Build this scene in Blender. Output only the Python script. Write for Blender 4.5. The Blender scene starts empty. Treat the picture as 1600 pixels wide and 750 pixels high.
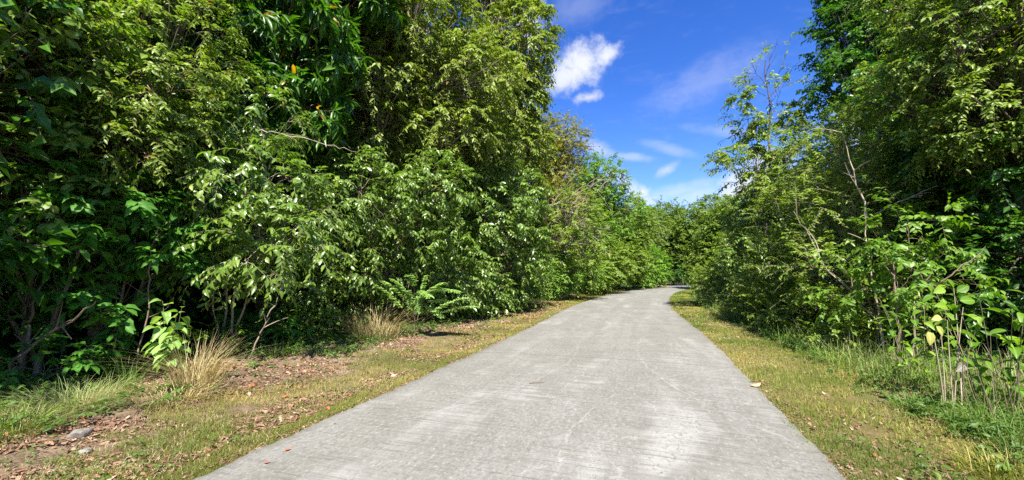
import bpy, math
import numpy as np
from mathutils import Vector

SC = bpy.context.scene
COL = SC.collection
R = math.radians

# ------------------------------------------------------------------ camera
CAM_H, FPX, PITCH = 1.6, 640.0, R(4.9)
cam_data = bpy.data.cameras.new('camera')
cam_data.sensor_width = 36.0
cam_data.lens = 36.0 * FPX / 1600.0
cam_data.clip_start = 0.05
cam_data.clip_end = 3000
cam = bpy.data.objects.new('camera', cam_data)
COL.objects.link(cam)
cam.location = (0, 0, CAM_H)
cam.rotation_euler = (R(90) + PITCH, 0, 0)
SC.camera = cam

# ------------------------------------------------------------------ sun and sky
SUN_DIR = Vector((0.03, -0.74, 0.0)).normalized()
SUN_EL = R(53)
SUN_DIR = Vector((SUN_DIR.x * math.cos(SUN_EL), SUN_DIR.y * math.cos(SUN_EL), math.sin(SUN_EL)))
sd = bpy.data.lights.new('sun', 'SUN')
sd.energy = 4.8
sd.angle = R(0.5)
sd.color = (1.0, 0.95, 0.86)
sun = bpy.data.objects.new('sun', sd)
COL.objects.link(sun)
sun.location = (0, 0, 60)
sun.rotation_euler = SUN_DIR.to_track_quat('Z', 'Y').to_euler()

SC.view_settings.view_transform = 'Standard'
SC.view_settings.look = 'None'
SC.view_settings.exposure = 1.55
SC.view_settings.gamma = 1.0
SC.view_settings.use_curve_mapping = False
SC.cycles.use_denoising = False
SC.cycles.sample_clamp_indirect = 4.0
SC.cycles.max_bounces = 6
SC.cycles.diffuse_bounces = 3
SC.cycles.glossy_bounces = 2
SC.cycles.transmission_bounces = 3
SC.cycles.caustics_reflective = False
SC.cycles.caustics_refractive = False


def pix_dir(px, py):
    u, v = (px - 800) / FPX, (375 - py) / FPX
    c, s = math.cos(PITCH), math.sin(PITCH)
    return Vector((u, c - v * s, s + v * c))


def P(px, py, Y):
    """World point on the ray of photograph pixel (px, py) at world distance Y."""
    d = pix_dir(px, py)
    return np.array([d.x / d.y * Y, Y, CAM_H + d.z / d.y * Y])


def gnd(px, py):
    d = pix_dir(px, py)
    k = -CAM_H / d.z
    return np.array([d.x * k, d.y * k, 0.0])


class NT:
    """Small helper for building node trees."""
    def __init__(self, tree):
        self.t = tree
        tree.nodes.clear()

    def n(self, typ, **kw):
        nd = self.t.nodes.new(typ)
        for k, v in kw.items():
            if k.startswith('i_'):
                key = k[2:]
                key = int(key) if key.isdigit() else key.replace('_', ' ')
                nd.inputs[key].default_value = v
            else:
                setattr(nd, k, v)
        return nd

    def l(self, a, b):
        self.t.links.new(a, b)

    def math(self, op, a, b=None, c=None, clamp=False):
        nd = self.t.nodes.new('ShaderNodeMath')
        nd.operation = op
        nd.use_clamp = clamp
        for i, v in enumerate((a, b, c)):
            if v is None:
                continue
            if isinstance(v, (int, float)):
                nd.inputs[i].default_value = v
            else:
                self.l(v, nd.inputs[i])
        return nd.outputs[0]

    def mix(self, fac, a, b, typ='MIX'):
        nd = self.t.nodes.new('ShaderNodeMix')
        nd.data_type = 'RGBA'
        nd.blend_type = typ
        for s, v in ((nd.inputs[0], fac), (nd.inputs[6], a), (nd.inputs[7], b)):
            if isinstance(v, (int, float)):
                s.default_value = v
            elif isinstance(v, tuple):
                s.default_value = v if len(v) == 4 else (*v, 1)
            else:
                self.l(v, s)
        return nd.outputs[2]

    def noise(self, vec, scale, detail=4, rough=0.55, dist=0.0, col=False):
        nd = self.n('ShaderNodeTexNoise', i_Scale=scale, i_Detail=detail, i_Roughness=rough, i_Distortion=dist)
        if vec is not None:
            self.l(vec, nd.inputs['Vector'])
        return nd.outputs['Color' if col else 'Fac']

    def ramp(self, fac, stops):
        nd = self.t.nodes.new('ShaderNodeValToRGB')
        cr = nd.color_ramp
        while len(cr.elements) < len(stops):
            cr.elements.new(0.5)
        for e, (p, c) in zip(cr.elements, stops):
            e.position = p
            e.color = (c, c, c, 1) if isinstance(c, (int, float)) else (*c, 1)
        self.l(fac, nd.inputs[0])
        return nd.outputs[0]

    def smooth(self, val, lo, hi):
        nd = self.t.nodes.new('ShaderNodeMapRange')
        nd.interpolation_type = 'SMOOTHSTEP'
        nd.inputs[1].default_value = lo
        nd.inputs[2].default_value = hi
        self.l(val, nd.inputs[0])
        return nd.outputs[0]


world = bpy.data.worlds.new('World')
SC.world = world
world.use_nodes = True
w = NT(world.node_tree)
sky = w.n('ShaderNodeTexSky')
sky.sky_type = 'NISHITA'
sky.sun_disc = False
sky.sun_elevation = SUN_EL
sky.sun_rotation = math.atan2(SUN_DIR.x, SUN_DIR.y)
sky.air_density = 1.0
sky.dust_density = 0.2
sky.ozone_density = 4.0
tc = w.n('ShaderNodeTexCoord')
hs = w.n('ShaderNodeHueSaturation', i_Hue=0.520, i_Saturation=1.31, i_Value=1.42)
w.l(sky.outputs[0], hs.inputs['Color'])
DIRV = tc.outputs['Generated']
nrm = w.n('ShaderNodeVectorMath', operation='NORMALIZE')
w.l(DIRV, nrm.inputs[0])
DIRV = nrm.outputs[0]
warp = w.noise(DIRV, 5.0, 5, 0.6, col=True)
fine = w.noise(DIRV, 22.0, 8, 0.65)
vfine = w.noise(DIRV, 7.0, 9, 0.62, 0.3)


def cloud_mask(px, py, wpx, hpx, rot=0.0):
    """Elliptical region of the sky round a direction; returns falloff 1 at centre to 0 outside."""
    c = pix_dir(px, py).normalized()
    ex = Vector((0, 0, 1)).cross(c).normalized() * -1
    ey = c.cross(ex).normalized()
    if ey.z < 0:
        ey = -ey
    a, b = ex * math.cos(rot) + ey * math.sin(rot), -ex * math.sin(rot) + ey * math.cos(rot)
    ang = 1.0 / pix_dir(px, py).length
    sub = w.n('ShaderNodeVectorMath', operation='SUBTRACT')
    w.l(DIRV, sub.inputs[0])
    sub.inputs[1].default_value = c
    out = []
    for ax, half in ((a, wpx), (b, hpx)):
        d = w.n('ShaderNodeVectorMath', operation='DOT_PRODUCT')
        w.l(sub.outputs[0], d.inputs[0])
        d.inputs[1].default_value = ax
        out.append(w.math('DIVIDE', d.outputs['Value'], half / FPX * ang))
    q = w.math('ADD', w.math('MULTIPLY', out[0], out[0]), w.math('MULTIPLY', out[1], out[1]))
    facing = w.n('ShaderNodeVectorMath', operation='DOT_PRODUCT')
    w.l(DIRV, facing.inputs[0])
    facing.inputs[1].default_value = c
    fr = w.math('GREATER_THAN', facing.outputs['Value'], 0.3)
    return w.math('MULTIPLY', w.math('SUBTRACT', 1.0, w.math('SQRT', q)), fr)


dens = None
puffs = [(905, 98, 62, 52, 0.25), (948, 88, 38, 20, 0.5), (918, 152, 30, 14, 0.1), (880, 120, 50, 40, 0),
         (1158, 300, 80, 52, 0.5), (1200, 270, 60, 50, 0), (830, 30, 40, 60, 0), (1005, 300, 18, 18, 0),
         (1340, 190, 60, 50, 0), (300, 60, 200, 120, 0)]
for p in puffs:
    m = cloud_mask(*p)
    v = w.math('ADD', w.math('MULTIPLY', m, 1.25), w.math('MULTIPLY', w.math('SUBTRACT', fine, 0.5), 2.5))
    v = w.math('MULTIPLY', w.smooth(v, 0.05, 1.25), w.smooth(m, -0.2, 0.35))
    dens = v if dens is None else w.math('MAXIMUM', dens, v)
wis = None
wisps = [(978, 285, 60, 12, -0.75, .75), (1005, 312, 40, 14, -0.6, .8), (1042, 265, 22, 7, 0.45, .6), (1060, 300, 90, 12, 0.15, .45),
         (1100, 128, 110, 30, 0.3, .22), (1130, 205, 70, 9, -0.3, .25), (1045, 232, 50, 8, -0.35, .28), (905, 5, 60, 30, 0.3, .2),
         (1090, 305, 60, 18, 0.1, .5), (935, 232, 40, 10, -0.5, .5), (985, 245, 45, 6, -0.2, .4)]
smap = w.n('ShaderNodeMapping')
smap.inputs['Scale'].default_value = (9, 9, 26)
smap.inputs['Rotation'].default_value = (0, 0.3, 0)
w.l(DIRV, smap.inputs[0])
streak = w.noise(smap.outputs[0], 1.6, 8, 0.62, 0.7)
for px_, py_, a_, b_, r_, k_ in wisps:
    m = cloud_mask(px_, py_, a_ * 1.35, b_ * 1.7, r_)
    v = w.math('ADD', m, w.math('MULTIPLY', w.math('SUBTRACT', w.math('ADD', w.math('MULTIPLY', streak, 0.5), w.math('MULTIPLY', fine, 0.5)), 0.5), 2.0))
    v = w.math('MULTIPLY', w.math('MULTIPLY', w.smooth(v, 0.0, 1.1), w.smooth(m, -0.1, 0.5)), k_)
    wis = v if wis is None else w.math('MAXIMUM', wis, v)
veil = w.math('MULTIPLY', w.smooth(streak, 0.5, 0.9), 0.10)
total = w.math('MAXIMUM', w.math('MAXIMUM', dens, wis), veil, clamp=True)
cloud_col = w.mix(vfine, (4.2, 4.6, 5.6), (6.3, 6.4, 6.6))
skyc = w.mix(total, hs.outputs[0], cloud_col)
bg = w.n('ShaderNodeBackground', i_Strength=0.06)
w.l(skyc, bg.inputs[0])
wo = w.n('ShaderNodeOutputWorld')
w.l(bg.outputs[0], wo.inputs[0])


# ------------------------------------------------------------------ materials
def new_mat(name):
    m = bpy.data.materials.new(name)
    m.use_nodes = True
    return m, NT(m.node_tree)


def leaf_mat(name, dark, light, young=None, rough=0.42, trans=0.36, spec=0.38, sick=None, sick_at=0.985):
    """Leaf: colour picked per leaf by the 'tint' attribute, paler rib, a little light through it."""
    m, t = new_mat(name)
    at = t.n('ShaderNodeAttribute', attribute_name='tint').outputs['Fac']
    rib = t.n('ShaderNodeAttribute', attribute_name='rib').outputs['Fac']
    young = young or tuple(min(1, c * 1.5) for c in light)
    stops = [(0.0, dark), (0.75, light), (0.95, young)]
    if sick:
        stops += [(sick_at, young), (min(1, sick_at + 0.004), sick)]
    c = t.ramp(at, stops)
    geo = t.n('ShaderNodeNewGeometry')
    n1 = t.noise(geo.outputs['Position'], 0.9, 3)
    c = t.mix(t.math('MULTIPLY', t.smooth(n1, 0.35, 0.7), 0.4), c, t.mix(1.0, c, (1.25, 1.12, 0.7), 'MULTIPLY'))
    c = t.mix(t.math('MULTIPLY', t.smooth(rib, 0.70, 1.0), 0.5), c, tuple(min(1, x * 1.6 + 0.02) for x in light))
    back = t.mix(1.0, c, (1.15, 1.2, 1.2), 'MULTIPLY')
    c2 = t.mix(geo.outputs['Backfacing'], c, back)
    pb = t.n('ShaderNodeBsdfPrincipled', i_Roughness=rough)
    pb.inputs['Specular IOR Level'].default_value = spec
    t.l(c2, pb.inputs['Base Color'])
    tr = t.n('ShaderNodeBsdfTranslucent')
    t.l(t.mix(1.0, c, (1.6, 1.8, 0.5), 'MULTIPLY'), tr.inputs[0])
    mx = t.n('ShaderNodeMixShader', i_Fac=trans)
    t.l(pb.outputs[0], mx.inputs[1])
    t.l(tr.outputs[0], mx.inputs[2])
    o = t.n('ShaderNodeOutputMaterial')
    t.l(mx.outputs[0], o.inputs[0])
    return m


def plain_mat(name, c1, c2, scale=6.0, rough=0.85, bump=0.3, stretch=(1, 1, 0.25)):
    m, t = new_mat(name)
    co = t.n('ShaderNodeTexCoord').outputs['Object']
    mp = t.n('ShaderNodeMapping')
    mp.inputs['Scale'].default_value = stretch
    t.l(co, mp.inputs[0])
    n = t.noise(mp.outputs[0], scale, 6, 0.65)
    c = t.mix(t.smooth(n, 0.3, 0.7), c1, c2)
    pb = t.n('ShaderNodeBsdfPrincipled', i_Roughness=rough)
    t.l(c, pb.inputs['Base Color'])
    bp = t.n('ShaderNodeBump', i_Strength=bump, i_Distance=0.01)
    t.l(t.noise(mp.outputs[0], scale * 4, 5, 0.7), bp.inputs['Height'])
    t.l(bp.outputs[0], pb.inputs['Normal'])
    o = t.n('ShaderNodeOutputMaterial')
    t.l(pb.outputs[0], o.inputs[0])
    return m


M = {
    'small_light': leaf_mat('leaf_small_light', (0.0825, 0.1485, 0.0132), (0.187, 0.2585, 0.033), (0.33, 0.363, 0.099), sick=(0.30, 0.14, 0.04)),
    'round': leaf_mat('leaf_round_olive', (0.06325, 0.1265, 0.0138), (0.1495, 0.2357, 0.0345), (0.276, 0.345, 0.0805), rough=0.33),
    'glossy': leaf_mat('leaf_glossy', (0.055, 0.121, 0.0132), (0.143, 0.2255, 0.033), (0.264, 0.341, 0.0825), rough=0.33, spec=0.6),
    'mango': leaf_mat('leaf_long_dark', (0.022, 0.075, 0.006), (0.06, 0.155, 0.012), (0.12, 0.22, 0.025), rough=0.36, sick=(0.4, 0.2, 0.02), sick_at=0.99),
    'olive': leaf_mat('leaf_olive_fine', (0.085, 0.135, 0.012), (0.18, 0.23, 0.03), (0.29, 0.31, 0.075), rough=0.42, sick=(0.25, 0.12, 0.05)),
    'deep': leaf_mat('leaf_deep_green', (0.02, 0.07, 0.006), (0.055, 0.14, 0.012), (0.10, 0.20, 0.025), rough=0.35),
    'bright': leaf_mat('leaf_bright_green', (0.065, 0.15, 0.01), (0.13, 0.24, 0.02), (0.20, 0.31, 0.035), rough=0.45),
    'scrub': leaf_mat('leaf_scrub', (0.092, 0.161, 0.01265), (0.184, 0.2587, 0.03105), (0.2875, 0.3335, 0.069), rough=0.38, sick=(0.3, 0.2, 0.1)),
    'brown': leaf_mat('leaf_brownish', (0.10, 0.115, 0.012), (0.20, 0.19, 0.025), (0.28, 0.22, 0.04), rough=0.55),
    'far': leaf_mat('leaf_far', (0.07, 0.13, 0.010), (0.14, 0.205, 0.02), (0.20, 0.25, 0.035), rough=0.5),
    'feather': leaf_mat('leaf_feathery', (0.06, 0.10, 0.035), (0.12, 0.18, 0.06), (0.16, 0.24, 0.08), rough=0.5),
    'fern': leaf_mat('leaf_pinnate', (0.19, 0.30, 0.10), (0.28, 0.40, 0.15), (0.33, 0.45, 0.19), rough=0.45, trans=0.35),
    'seedling': leaf_mat('leaf_seedling', (0.15, 0.27, 0.06), (0.24, 0.37, 0.11), (0.34, 0.46, 0.17), rough=0.42, trans=0.32),
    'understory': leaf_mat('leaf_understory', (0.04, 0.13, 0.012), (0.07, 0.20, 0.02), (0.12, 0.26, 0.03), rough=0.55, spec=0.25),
    'yellow': leaf_mat('leaf_yellowing', (0.30, 0.32, 0.08), (0.42, 0.40, 0.12), (0.5, 0.48, 0.2), rough=0.5, trans=0.35),
    'pale': leaf_mat('leaf_withered', (0.16, 0.15, 0.12), (0.24, 0.22, 0.18), (0.28, 0.26, 0.22), rough=0.7, trans=0.2),
    'cover': leaf_mat('leaf_ground_cover', (0.045, 0.10, 0.018), (0.10, 0.17, 0.03), (0.18, 0.24, 0.06), rough=0.5),
    'grass': leaf_mat('grass_blade', (0.0968, 0.1232, 0.01584), (0.2024, 0.2068, 0.0352), (0.3696, 0.2992, 0.1144), rough=0.55, trans=0.35, spec=0.3),
    'grass_green': leaf_mat('grass_blade_green', (0.055, 0.12, 0.018), (0.13, 0.21, 0.04), (0.26, 0.29, 0.08), rough=0.5, trans=0.35, spec=0.3),
    'grass_mixed': leaf_mat('grass_blade_mixed', (0.07, 0.12, 0.015), (0.17, 0.20, 0.032), (0.34, 0.29, 0.10), rough=0.55, trans=0.35, spec=0.3),
    'straw': leaf_mat('grass_blade_dry', (0.2125, 0.153, 0.0765), (0.357, 0.2805, 0.153), (0.442, 0.374, 0.2295), rough=0.7, trans=0.25, spec=0.2),
    'wire': leaf_mat('grass_blade_pale', (0.1105, 0.153, 0.0425), (0.221, 0.255, 0.085), (0.357, 0.357, 0.187), rough=0.6, trans=0.3, spec=0.3),
    'litter': leaf_mat('leaf_fallen', (0.09, 0.04, 0.025), (0.24, 0.145, 0.095), (0.37, 0.28, 0.21), rough=0.7, trans=0.05, spec=0.3, sick=(0.34, 0.10, 0.04), sick_at=0.98),
    'bark': plain_mat('bark_brown', (0.10, 0.07, 0.045), (0.24, 0.18, 0.12)),
    'bark_pale': plain_mat('bark_pale', (0.24, 0.19, 0.13), (0.42, 0.35, 0.26)),
    'bark_dark': plain_mat('bark_dark', (0.05, 0.038, 0.028), (0.12, 0.09, 0.065)),
    'stem_green': plain_mat('stem_green', (0.12, 0.13, 0.05), (0.22, 0.2, 0.09)),
    'stone': plain_mat('stone_grey', (0.13, 0.11, 0.09), (0.27, 0.24, 0.20), scale=14, stretch=(1, 1, 1), bump=0.6),
    'red_leaf': plain_mat('fallen_leaf_red', (0.30, 0.06, 0.03), (0.45, 0.14, 0.06), scale=30, bump=0.2, stretch=(1, 1, 1)),
    'tan_leaf': plain_mat('fallen_leaf_tan', (0.45, 0.22, 0.12), (0.58, 0.36, 0.22), scale=30, bump=0.2, stretch=(1, 1, 1)),
}

# ------------------------------------------------------------------ mesh helpers
rng = np.random.default_rng(7)


def norm(v):
    return v / np.maximum(np.linalg.norm(v, axis=-1, keepdims=True), 1e-9)


# leaf templates: (across, along, lift) for a leaf of length 1 and half-width 1 ; rib flags ; triangles
LEAF4 = (np.array([[0, 0, 0], [-1, .45, .0], [0, 1, -.12], [1, .45, .0]], float), np.array([1, 0, 1, 0.]),
         np.array([[0, 1, 2], [0, 2, 3]]))
LEAF4[0][[1, 3], 2] = 0.10
LEAF8 = (np.array([[0, 0, 0], [-.8, .28, .07], [-.85, .62, .02], [0, 1, -.22], [.85, .62, .02], [.8, .28, .07],
                   [0, .28, 0], [0, .62, -.06]], float), np.array([1, 0, 0, 1, 0, 0, 1, 1.]),
         np.array([[0, 6, 1], [0, 5, 6], [1, 6, 7], [1, 7, 2], [6, 5, 4], [6, 4, 7], [2, 7, 3], [7, 4, 3]]))


def big_leaf(n=7):
    """Large leaf outline with n stations, cupped and drooping at the tip."""
    vs, rib, f = [[0, 0, 0]], [1], []
    for i in range(1, n):
        t = i / n
        hw = (math.sin(math.pi * t ** 0.8)) ** 0.8
        z = -0.30 * t * t
        vs += [[-hw, t, z + 0.10 * hw], [0, t, z], [hw, t, z + 0.10 * hw]]
        rib += [0, 1, 0]
    vs.append([0, 1, -0.32]); rib.append(1)
    k = len(vs) - 1
    f += [[0, 2, 1], [0, 3, 2]]
    for i in range(n - 2):
        a = 1 + 3 * i
        b = a + 3
        f += [[a, a + 1, b + 1], [a, b + 1, b], [a + 1, a + 2, b + 2], [a + 1, b + 2, b + 1]]
    a = 1 + 3 * (n - 2)
    f += [[a, a + 1, k], [a + 1, a + 2, k]]
    return np.array(vs, float), np.array(rib, float), np.array(f)


LEAFB = big_leaf()


class Buf:
    """Collects triangle soup with two point attributes and turns it into one mesh."""
    def __init__(self):
        self.v, self.f, self.t, self.r, self.n = [], [], [], [], 0

    def add(self, v, f, tint=None, rib=None):
        v = np.asarray(v, float).reshape(-1, 3)
        f = np.asarray(f, np.int64).reshape(-1, 3)
        self.v.append(v)
        self.f.append(f + self.n)
        self.t.append(np.full(len(v), 0.5) if tint is None else tint)
        self.r.append(np.zeros(len(v)) if rib is None else rib)
        self.n += len(v)

    def leaves(self, pos, d, nrm_, length, halfw, tmpl=LEAF4, tint=None, curl=None):
        if len(pos) == 0:
            return
        N = len(pos)
        d = norm(d)
        side = norm(np.cross(d, nrm_))
        up = np.cross(side, d)
        tv, tr, tf = tmpl
        length = np.broadcast_to(length, (N,))
        halfw = np.broadcast_to(halfw, (N,))
        lift = tv[None, :, 2] * (1 if curl is None else curl[:, None])
        V = (pos[:, None, :] + side[:, None, :] * (tv[None, :, 0:1] * halfw[:, None, None])
             + d[:, None, :] * (tv[None, :, 1:2] * length[:, None, None])
             + up[:, None, :] * (lift * length[:, None])[..., None])
        F = tf[None] + (np.arange(N) * len(tv))[:, None, None]
        tint = rng.random(N) if tint is None else tint
        self.add(V, F, np.repeat(tint, len(tv)), np.tile(tr, N))

    def tubes(self, Pn, Rn, sides=5):
        """Pn (S,n,3) centre lines, Rn (S,n) radii."""
        Pn = np.asarray(Pn, float)
        Rn = np.asarray(Rn, float)
        S, n, _ = Pn.shape
        if S == 0:
            return
        T = norm(np.gradient(Pn, axis=1))
        ref = np.where(np.abs(T[..., 2:3]) > 0.9, np.array([1., 0, 0]), np.array([0, 0, 1.]))
        a = norm(np.cross(T, ref))
        b = np.cross(T, a)
        ang = np.arange(sides) / sides * 2 * np.pi
        V = (Pn[:, :, None, :] + Rn[:, :, None, None] * (a[:, :, None, :] * np.cos(ang)[None, None, :, None]
             + b[:, :, None, :] * np.sin(ang)[None, None, :, None]))
        i = np.arange(n - 1)[:, None] * sides
        j = np.arange(sides)[None]
        j2 = (j + 1) % sides
        q = np.stack([np.stack([i + j, i + j2, i + sides + j2], -1), np.stack([i + j, i + sides + j2, i + sides + j], -1)], 2).reshape(-1, 3)
        F = q[None] + (np.arange(S) * n * sides)[:, None, None]
        self.add(V, F)

    def mesh(self, name, mats, smooth=False):
        me = bpy.data.meshes.new(name)
        v = np.concatenate(self.v).astype(np.float32)
        f = np.concatenate(self.f).astype(np.int32)
        me.vertices.add(len(v))
        me.vertices.foreach_set('co', v.ravel())
        me.loops.add(f.size)
        me.loops.foreach_set('vertex_index', f.ravel())
        me.polygons.add(len(f))
        me.polygons.foreach_set('loop_start', np.arange(0, f.size, 3, dtype=np.int32))
        me.polygons.foreach_set('use_smooth', np.full(len(f), smooth))
        for nm, arr in (('tint', self.t), ('rib', self.r)):
            a = me.attributes.new(nm, 'FLOAT', 'POINT')
            a.data.foreach_set('value', np.concatenate(arr).astype(np.float32))
        me.update(calc_edges=True)
        for m in (mats if isinstance(mats, (list, tuple)) else [mats]):
            me.materials.append(m)
        return me


def link(name, data, parent=None):
    o = bpy.data.objects.new(name, data)
    COL.objects.link(o)
    if parent:
        o.parent = parent
    return o


def thing(name, loc, label, cat, group=None, data=None):
    o = link(name, data)
    o.location = loc
    o['label'] = label
    o['category'] = cat
    if group:
        o['group'] = group
    return o


def part(name, buf, mat, root, smooth=False, local=False):
    """Mesh child of root; buffer is in world space unless local."""
    if not local:
        for v in buf.v:
            v -= np.array(root.location)
    return link(name, buf.mesh(name, mat, smooth), root)


# ------------------------------------------------------------------ road line
LY = np.array([-30, -12, 3.2, 10.8, 21.8, 32, 45, 60, 75, 95, 130.])
LX = np.array([-13.6, -7.5, -2.5, 0.0, 3.3, 7.2, 13.6, 23.2, 36, 56, 95.])


def catmull(x, X, Yv):
    m = np.gradient(Yv, X)
    i = np.clip(np.searchsorted(X, x) - 1, 0, len(X) - 2)
    h = X[i + 1] - X[i]
    t = (x - X[i]) / h
    return ((2 * t ** 3 - 3 * t ** 2 + 1) * Yv[i] + (t ** 3 - 2 * t ** 2 + t) * h * m[i]
            + (-2 * t ** 3 + 3 * t ** 2) * Yv[i + 1] + (t ** 3 - t ** 2) * h * m[i + 1])


ROAD_W = 4.8
yy = np.linspace(-29, 125, 620)
xx = catmull(yy, LX.copy() if False else LY, LX)
edge = np.stack([xx, yy], 1)
tan = norm(np.gradient(edge, axis=0))
nr = np.stack([tan[:, 1], -tan[:, 0]], 1)          # towards the right of the road
cen = edge + nr * ROAD_W / 2
s_len = np.concatenate([[0], np.cumsum(np.linalg.norm(np.diff(cen, axis=0), axis=1))])


def road_dist(x, y):
    """Signed distance beyond the road edge: returns (d, side) with side -1 left, +1 right; d<0 on the road."""
    p = np.stack([x, y], -1).reshape(-1, 2)
    out = np.empty(len(p)); sd_ = np.empty(len(p))
    sub = slice(None, None, 2)
    C, Nn = cen[sub], nr[sub]
    for a in range(0, len(p), 20000):
        q = p[a:a + 20000]
        dd = ((q[:, None, :] - C[None]) ** 2).sum(-1)
        k = dd.argmin(1)
        lat = ((q - C[k]) * Nn[k]).sum(-1)
        out[a:a + 20000] = np.sqrt(dd[np.arange(len(q)), k])
        sd_[a:a + 20000] = np.sign(lat)
    return out - ROAD_W / 2, sd_


def vnoise(x, y, s, seed=0):
    """Cheap smooth value noise."""
    r_ = np.random.default_rng(seed).random((256, 256))
    X, Y = x * s, y * s
    xi, yi = np.floor(X).astype(int), np.floor(Y).astype(int)
    fx, fy = X - xi, Y - yi
    fx, fy = fx * fx * (3 - 2 * fx), fy * fy * (3 - 2 * fy)
    g = lambda a, b: r_[a % 256, b % 256]
    return (g(xi, yi) * (1 - fx) + g(xi + 1, yi) * fx) * (1 - fy) + (g(xi, yi + 1) * (1 - fx) + g(xi + 1, yi + 1) * fx) * fy


def ground_z(x, y):
    x = np.asarray(x, float); y = np.asarray(y, float)
    sh = x.shape
    d, sd_ = road_dist(x, y)
    d = d.reshape(sh); sd_ = sd_.reshape(sh)
    off = np.clip(d, 0, None)
    z = -0.012 + (vnoise(x, y, 1.3, 1) - .5) * 0.10 * np.clip(off / 0.6, 0, 1) + (vnoise(x, y, 5, 2) - .5) * 0.035 * np.clip(off / 0.3, 0, 1)
    z += np.where(sd_ < 0, 0.10, 0.03) * np.clip((off - 1.0) / 2.0, 0, 1)
    z += np.clip(off - 4, 0, 30) * 0.01 * (vnoise(x, y, .15, 3))
    z = np.where(d < -0.15, -0.05, z)
    return z


def gz(x, y):
    return float(ground_z(np.array([x]), np.array([y]))[0])


# ------------------------------------------------------------------ ground sheet
def axis(lo, hi, step, far, g=1.22):
    a = list(np.arange(lo, hi + 1e-6, step))
    s, x = step, a[-1]
    while x < far:
        s *= g; x += s; a.append(x)
    s, x = step, a[0]
    b = []
    while x > -far:
        s *= g; x -= s; b.append(x)
    return np.array(b[::-1] + a)


gx, gy = axis(-9, 12, 0.12, 900), axis(1, 26, 0.13, 900)
GX, GY = np.meshgrid(gx, gy)
GD, GS = road_dist(GX, GY)
GZ = ground_z(GX, GY)
b = Buf()
nx, ny = len(gx), len(gy)
i = (np.arange(ny - 1)[:, None] * nx + np.arange(nx - 1)[None]).ravel()
b.add(np.stack([GX, GY, GZ], -1), np.stack([np.stack([i, i + 1, i + nx + 1], -1), np.stack([i, i + nx + 1, i + nx], -1)], 1),
      tint=GD, rib=GS)
gm, t = new_mat('ground_soil')
geo = t.n('ShaderNodeNewGeometry')
pos = geo.outputs['Position']
dist = t.n('ShaderNodeAttribute', attribute_name='tint').outputs['Fac']
side = t.n('ShaderNodeAttribute', attribute_name='rib').outputs['Fac']
n_big, n_mid, n_fin = t.noise(pos, 0.7, 4), t.noise(pos, 5, 6, 0.65), t.noise(pos, 40, 5, 0.7)
soil = t.mix(t.smooth(n_fin, 0.35, 0.65), (0.072, 0.0496, 0.0304), (0.192, 0.136, 0.088))
soil = t.mix(t.smooth(n_mid, 0.4, 0.65), soil, (0.216, 0.152, 0.1))
turf = t.mix(t.smooth(n_fin, 0.35, 0.7), (0.048, 0.052, 0.0128), (0.128, 0.108, 0.036))
turf = t.mix(t.math('MULTIPLY', t.smooth(n_big, 0.42, 0.6), 0.6), turf, (0.05, 0.075, 0.012))
turf = t.mix(1.0, turf, (1.5, 1.35, 1.5), 'MULTIPLY')
turf = t.mix(t.smooth(n_mid, 0.45, 0.7), turf, (0.16, 0.12, 0.052))
edge_m = t.math('ADD', dist, t.math('MULTIPLY', t.math('SUBTRACT', n_mid, 0.5), 1.2))
edge_m = t.math('ADD', edge_m, t.math('MULTIPLY', t.math('SUBTRACT', n_big, 0.5), 1.6))
left_litter = t.smooth(edge_m, 0.7, 1.4)
right_litter = t.smooth(edge_m, 1.6, 2.6)
sfac = t.math('GREATER_THAN', side, 0.0)
lf = t.mix(sfac, left_litter, right_litter)
c = t.mix(lf, turf, soil)
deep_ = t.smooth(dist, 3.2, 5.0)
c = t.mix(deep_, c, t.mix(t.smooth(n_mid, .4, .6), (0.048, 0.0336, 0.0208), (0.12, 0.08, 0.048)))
rim = t.smooth(t.math('ADD', dist, t.math('MULTIPLY', n_fin, 0.12)), 0.16, 0.06)
c = t.mix(rim, c, (0.12, 0.08, 0.048))
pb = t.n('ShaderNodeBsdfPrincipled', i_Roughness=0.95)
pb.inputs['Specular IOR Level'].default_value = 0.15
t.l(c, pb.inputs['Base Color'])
bp = t.n('ShaderNodeBump', i_Strength=0.8, i_Distance=0.03)
t.l(t.noise(pos, 30, 6, 0.75), bp.inputs['Height'])
t.l(bp.outputs[0], pb.inputs['Normal'])
t.l(pb.outputs[0], t.n('ShaderNodeOutputMaterial').inputs[0])
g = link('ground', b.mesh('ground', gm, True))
g['kind'] = 'structure'

# ------------------------------------------------------------------ road slab
ac = np.array([-.5, -.5, -.497, -.47, -.4, -.3, -.2, -.1, 0, .1, .2, .3, .4, .47, .497, .5, .5])
zz = np.array([-.12, .018, .03] + [.034] * 11 + [.03, .018, -.12])
zz[3:14] += 0.03 * (1 - (ac[3:14] / 0.47) ** 2)
ysel = np.concatenate([np.linspace(-29, 0, 100, endpoint=False), np.linspace(0, 25, 900, endpoint=False), np.linspace(25, 125, 700)])
ex = catmull(ysel, LY, LX)
ed = np.stack([ex, ysel], 1)
tn = norm(np.gradient(ed, axis=0)); nn = np.stack([tn[:, 1], -tn[:, 0]], 1)
cc = ed + nn * ROAD_W / 2
sl = np.concatenate([[0], np.cumsum(np.linalg.norm(np.diff(cc, axis=0), axis=1))])
wob = 1 + (vnoise(sl, sl * 0, 1.1, 5) - .5) * 0.02 + (vnoise(sl, sl * 0, 5, 6) - .5) * 0.018 + (vnoise(sl, sl * 0, 17, 16) - .5) * 0.012
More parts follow.
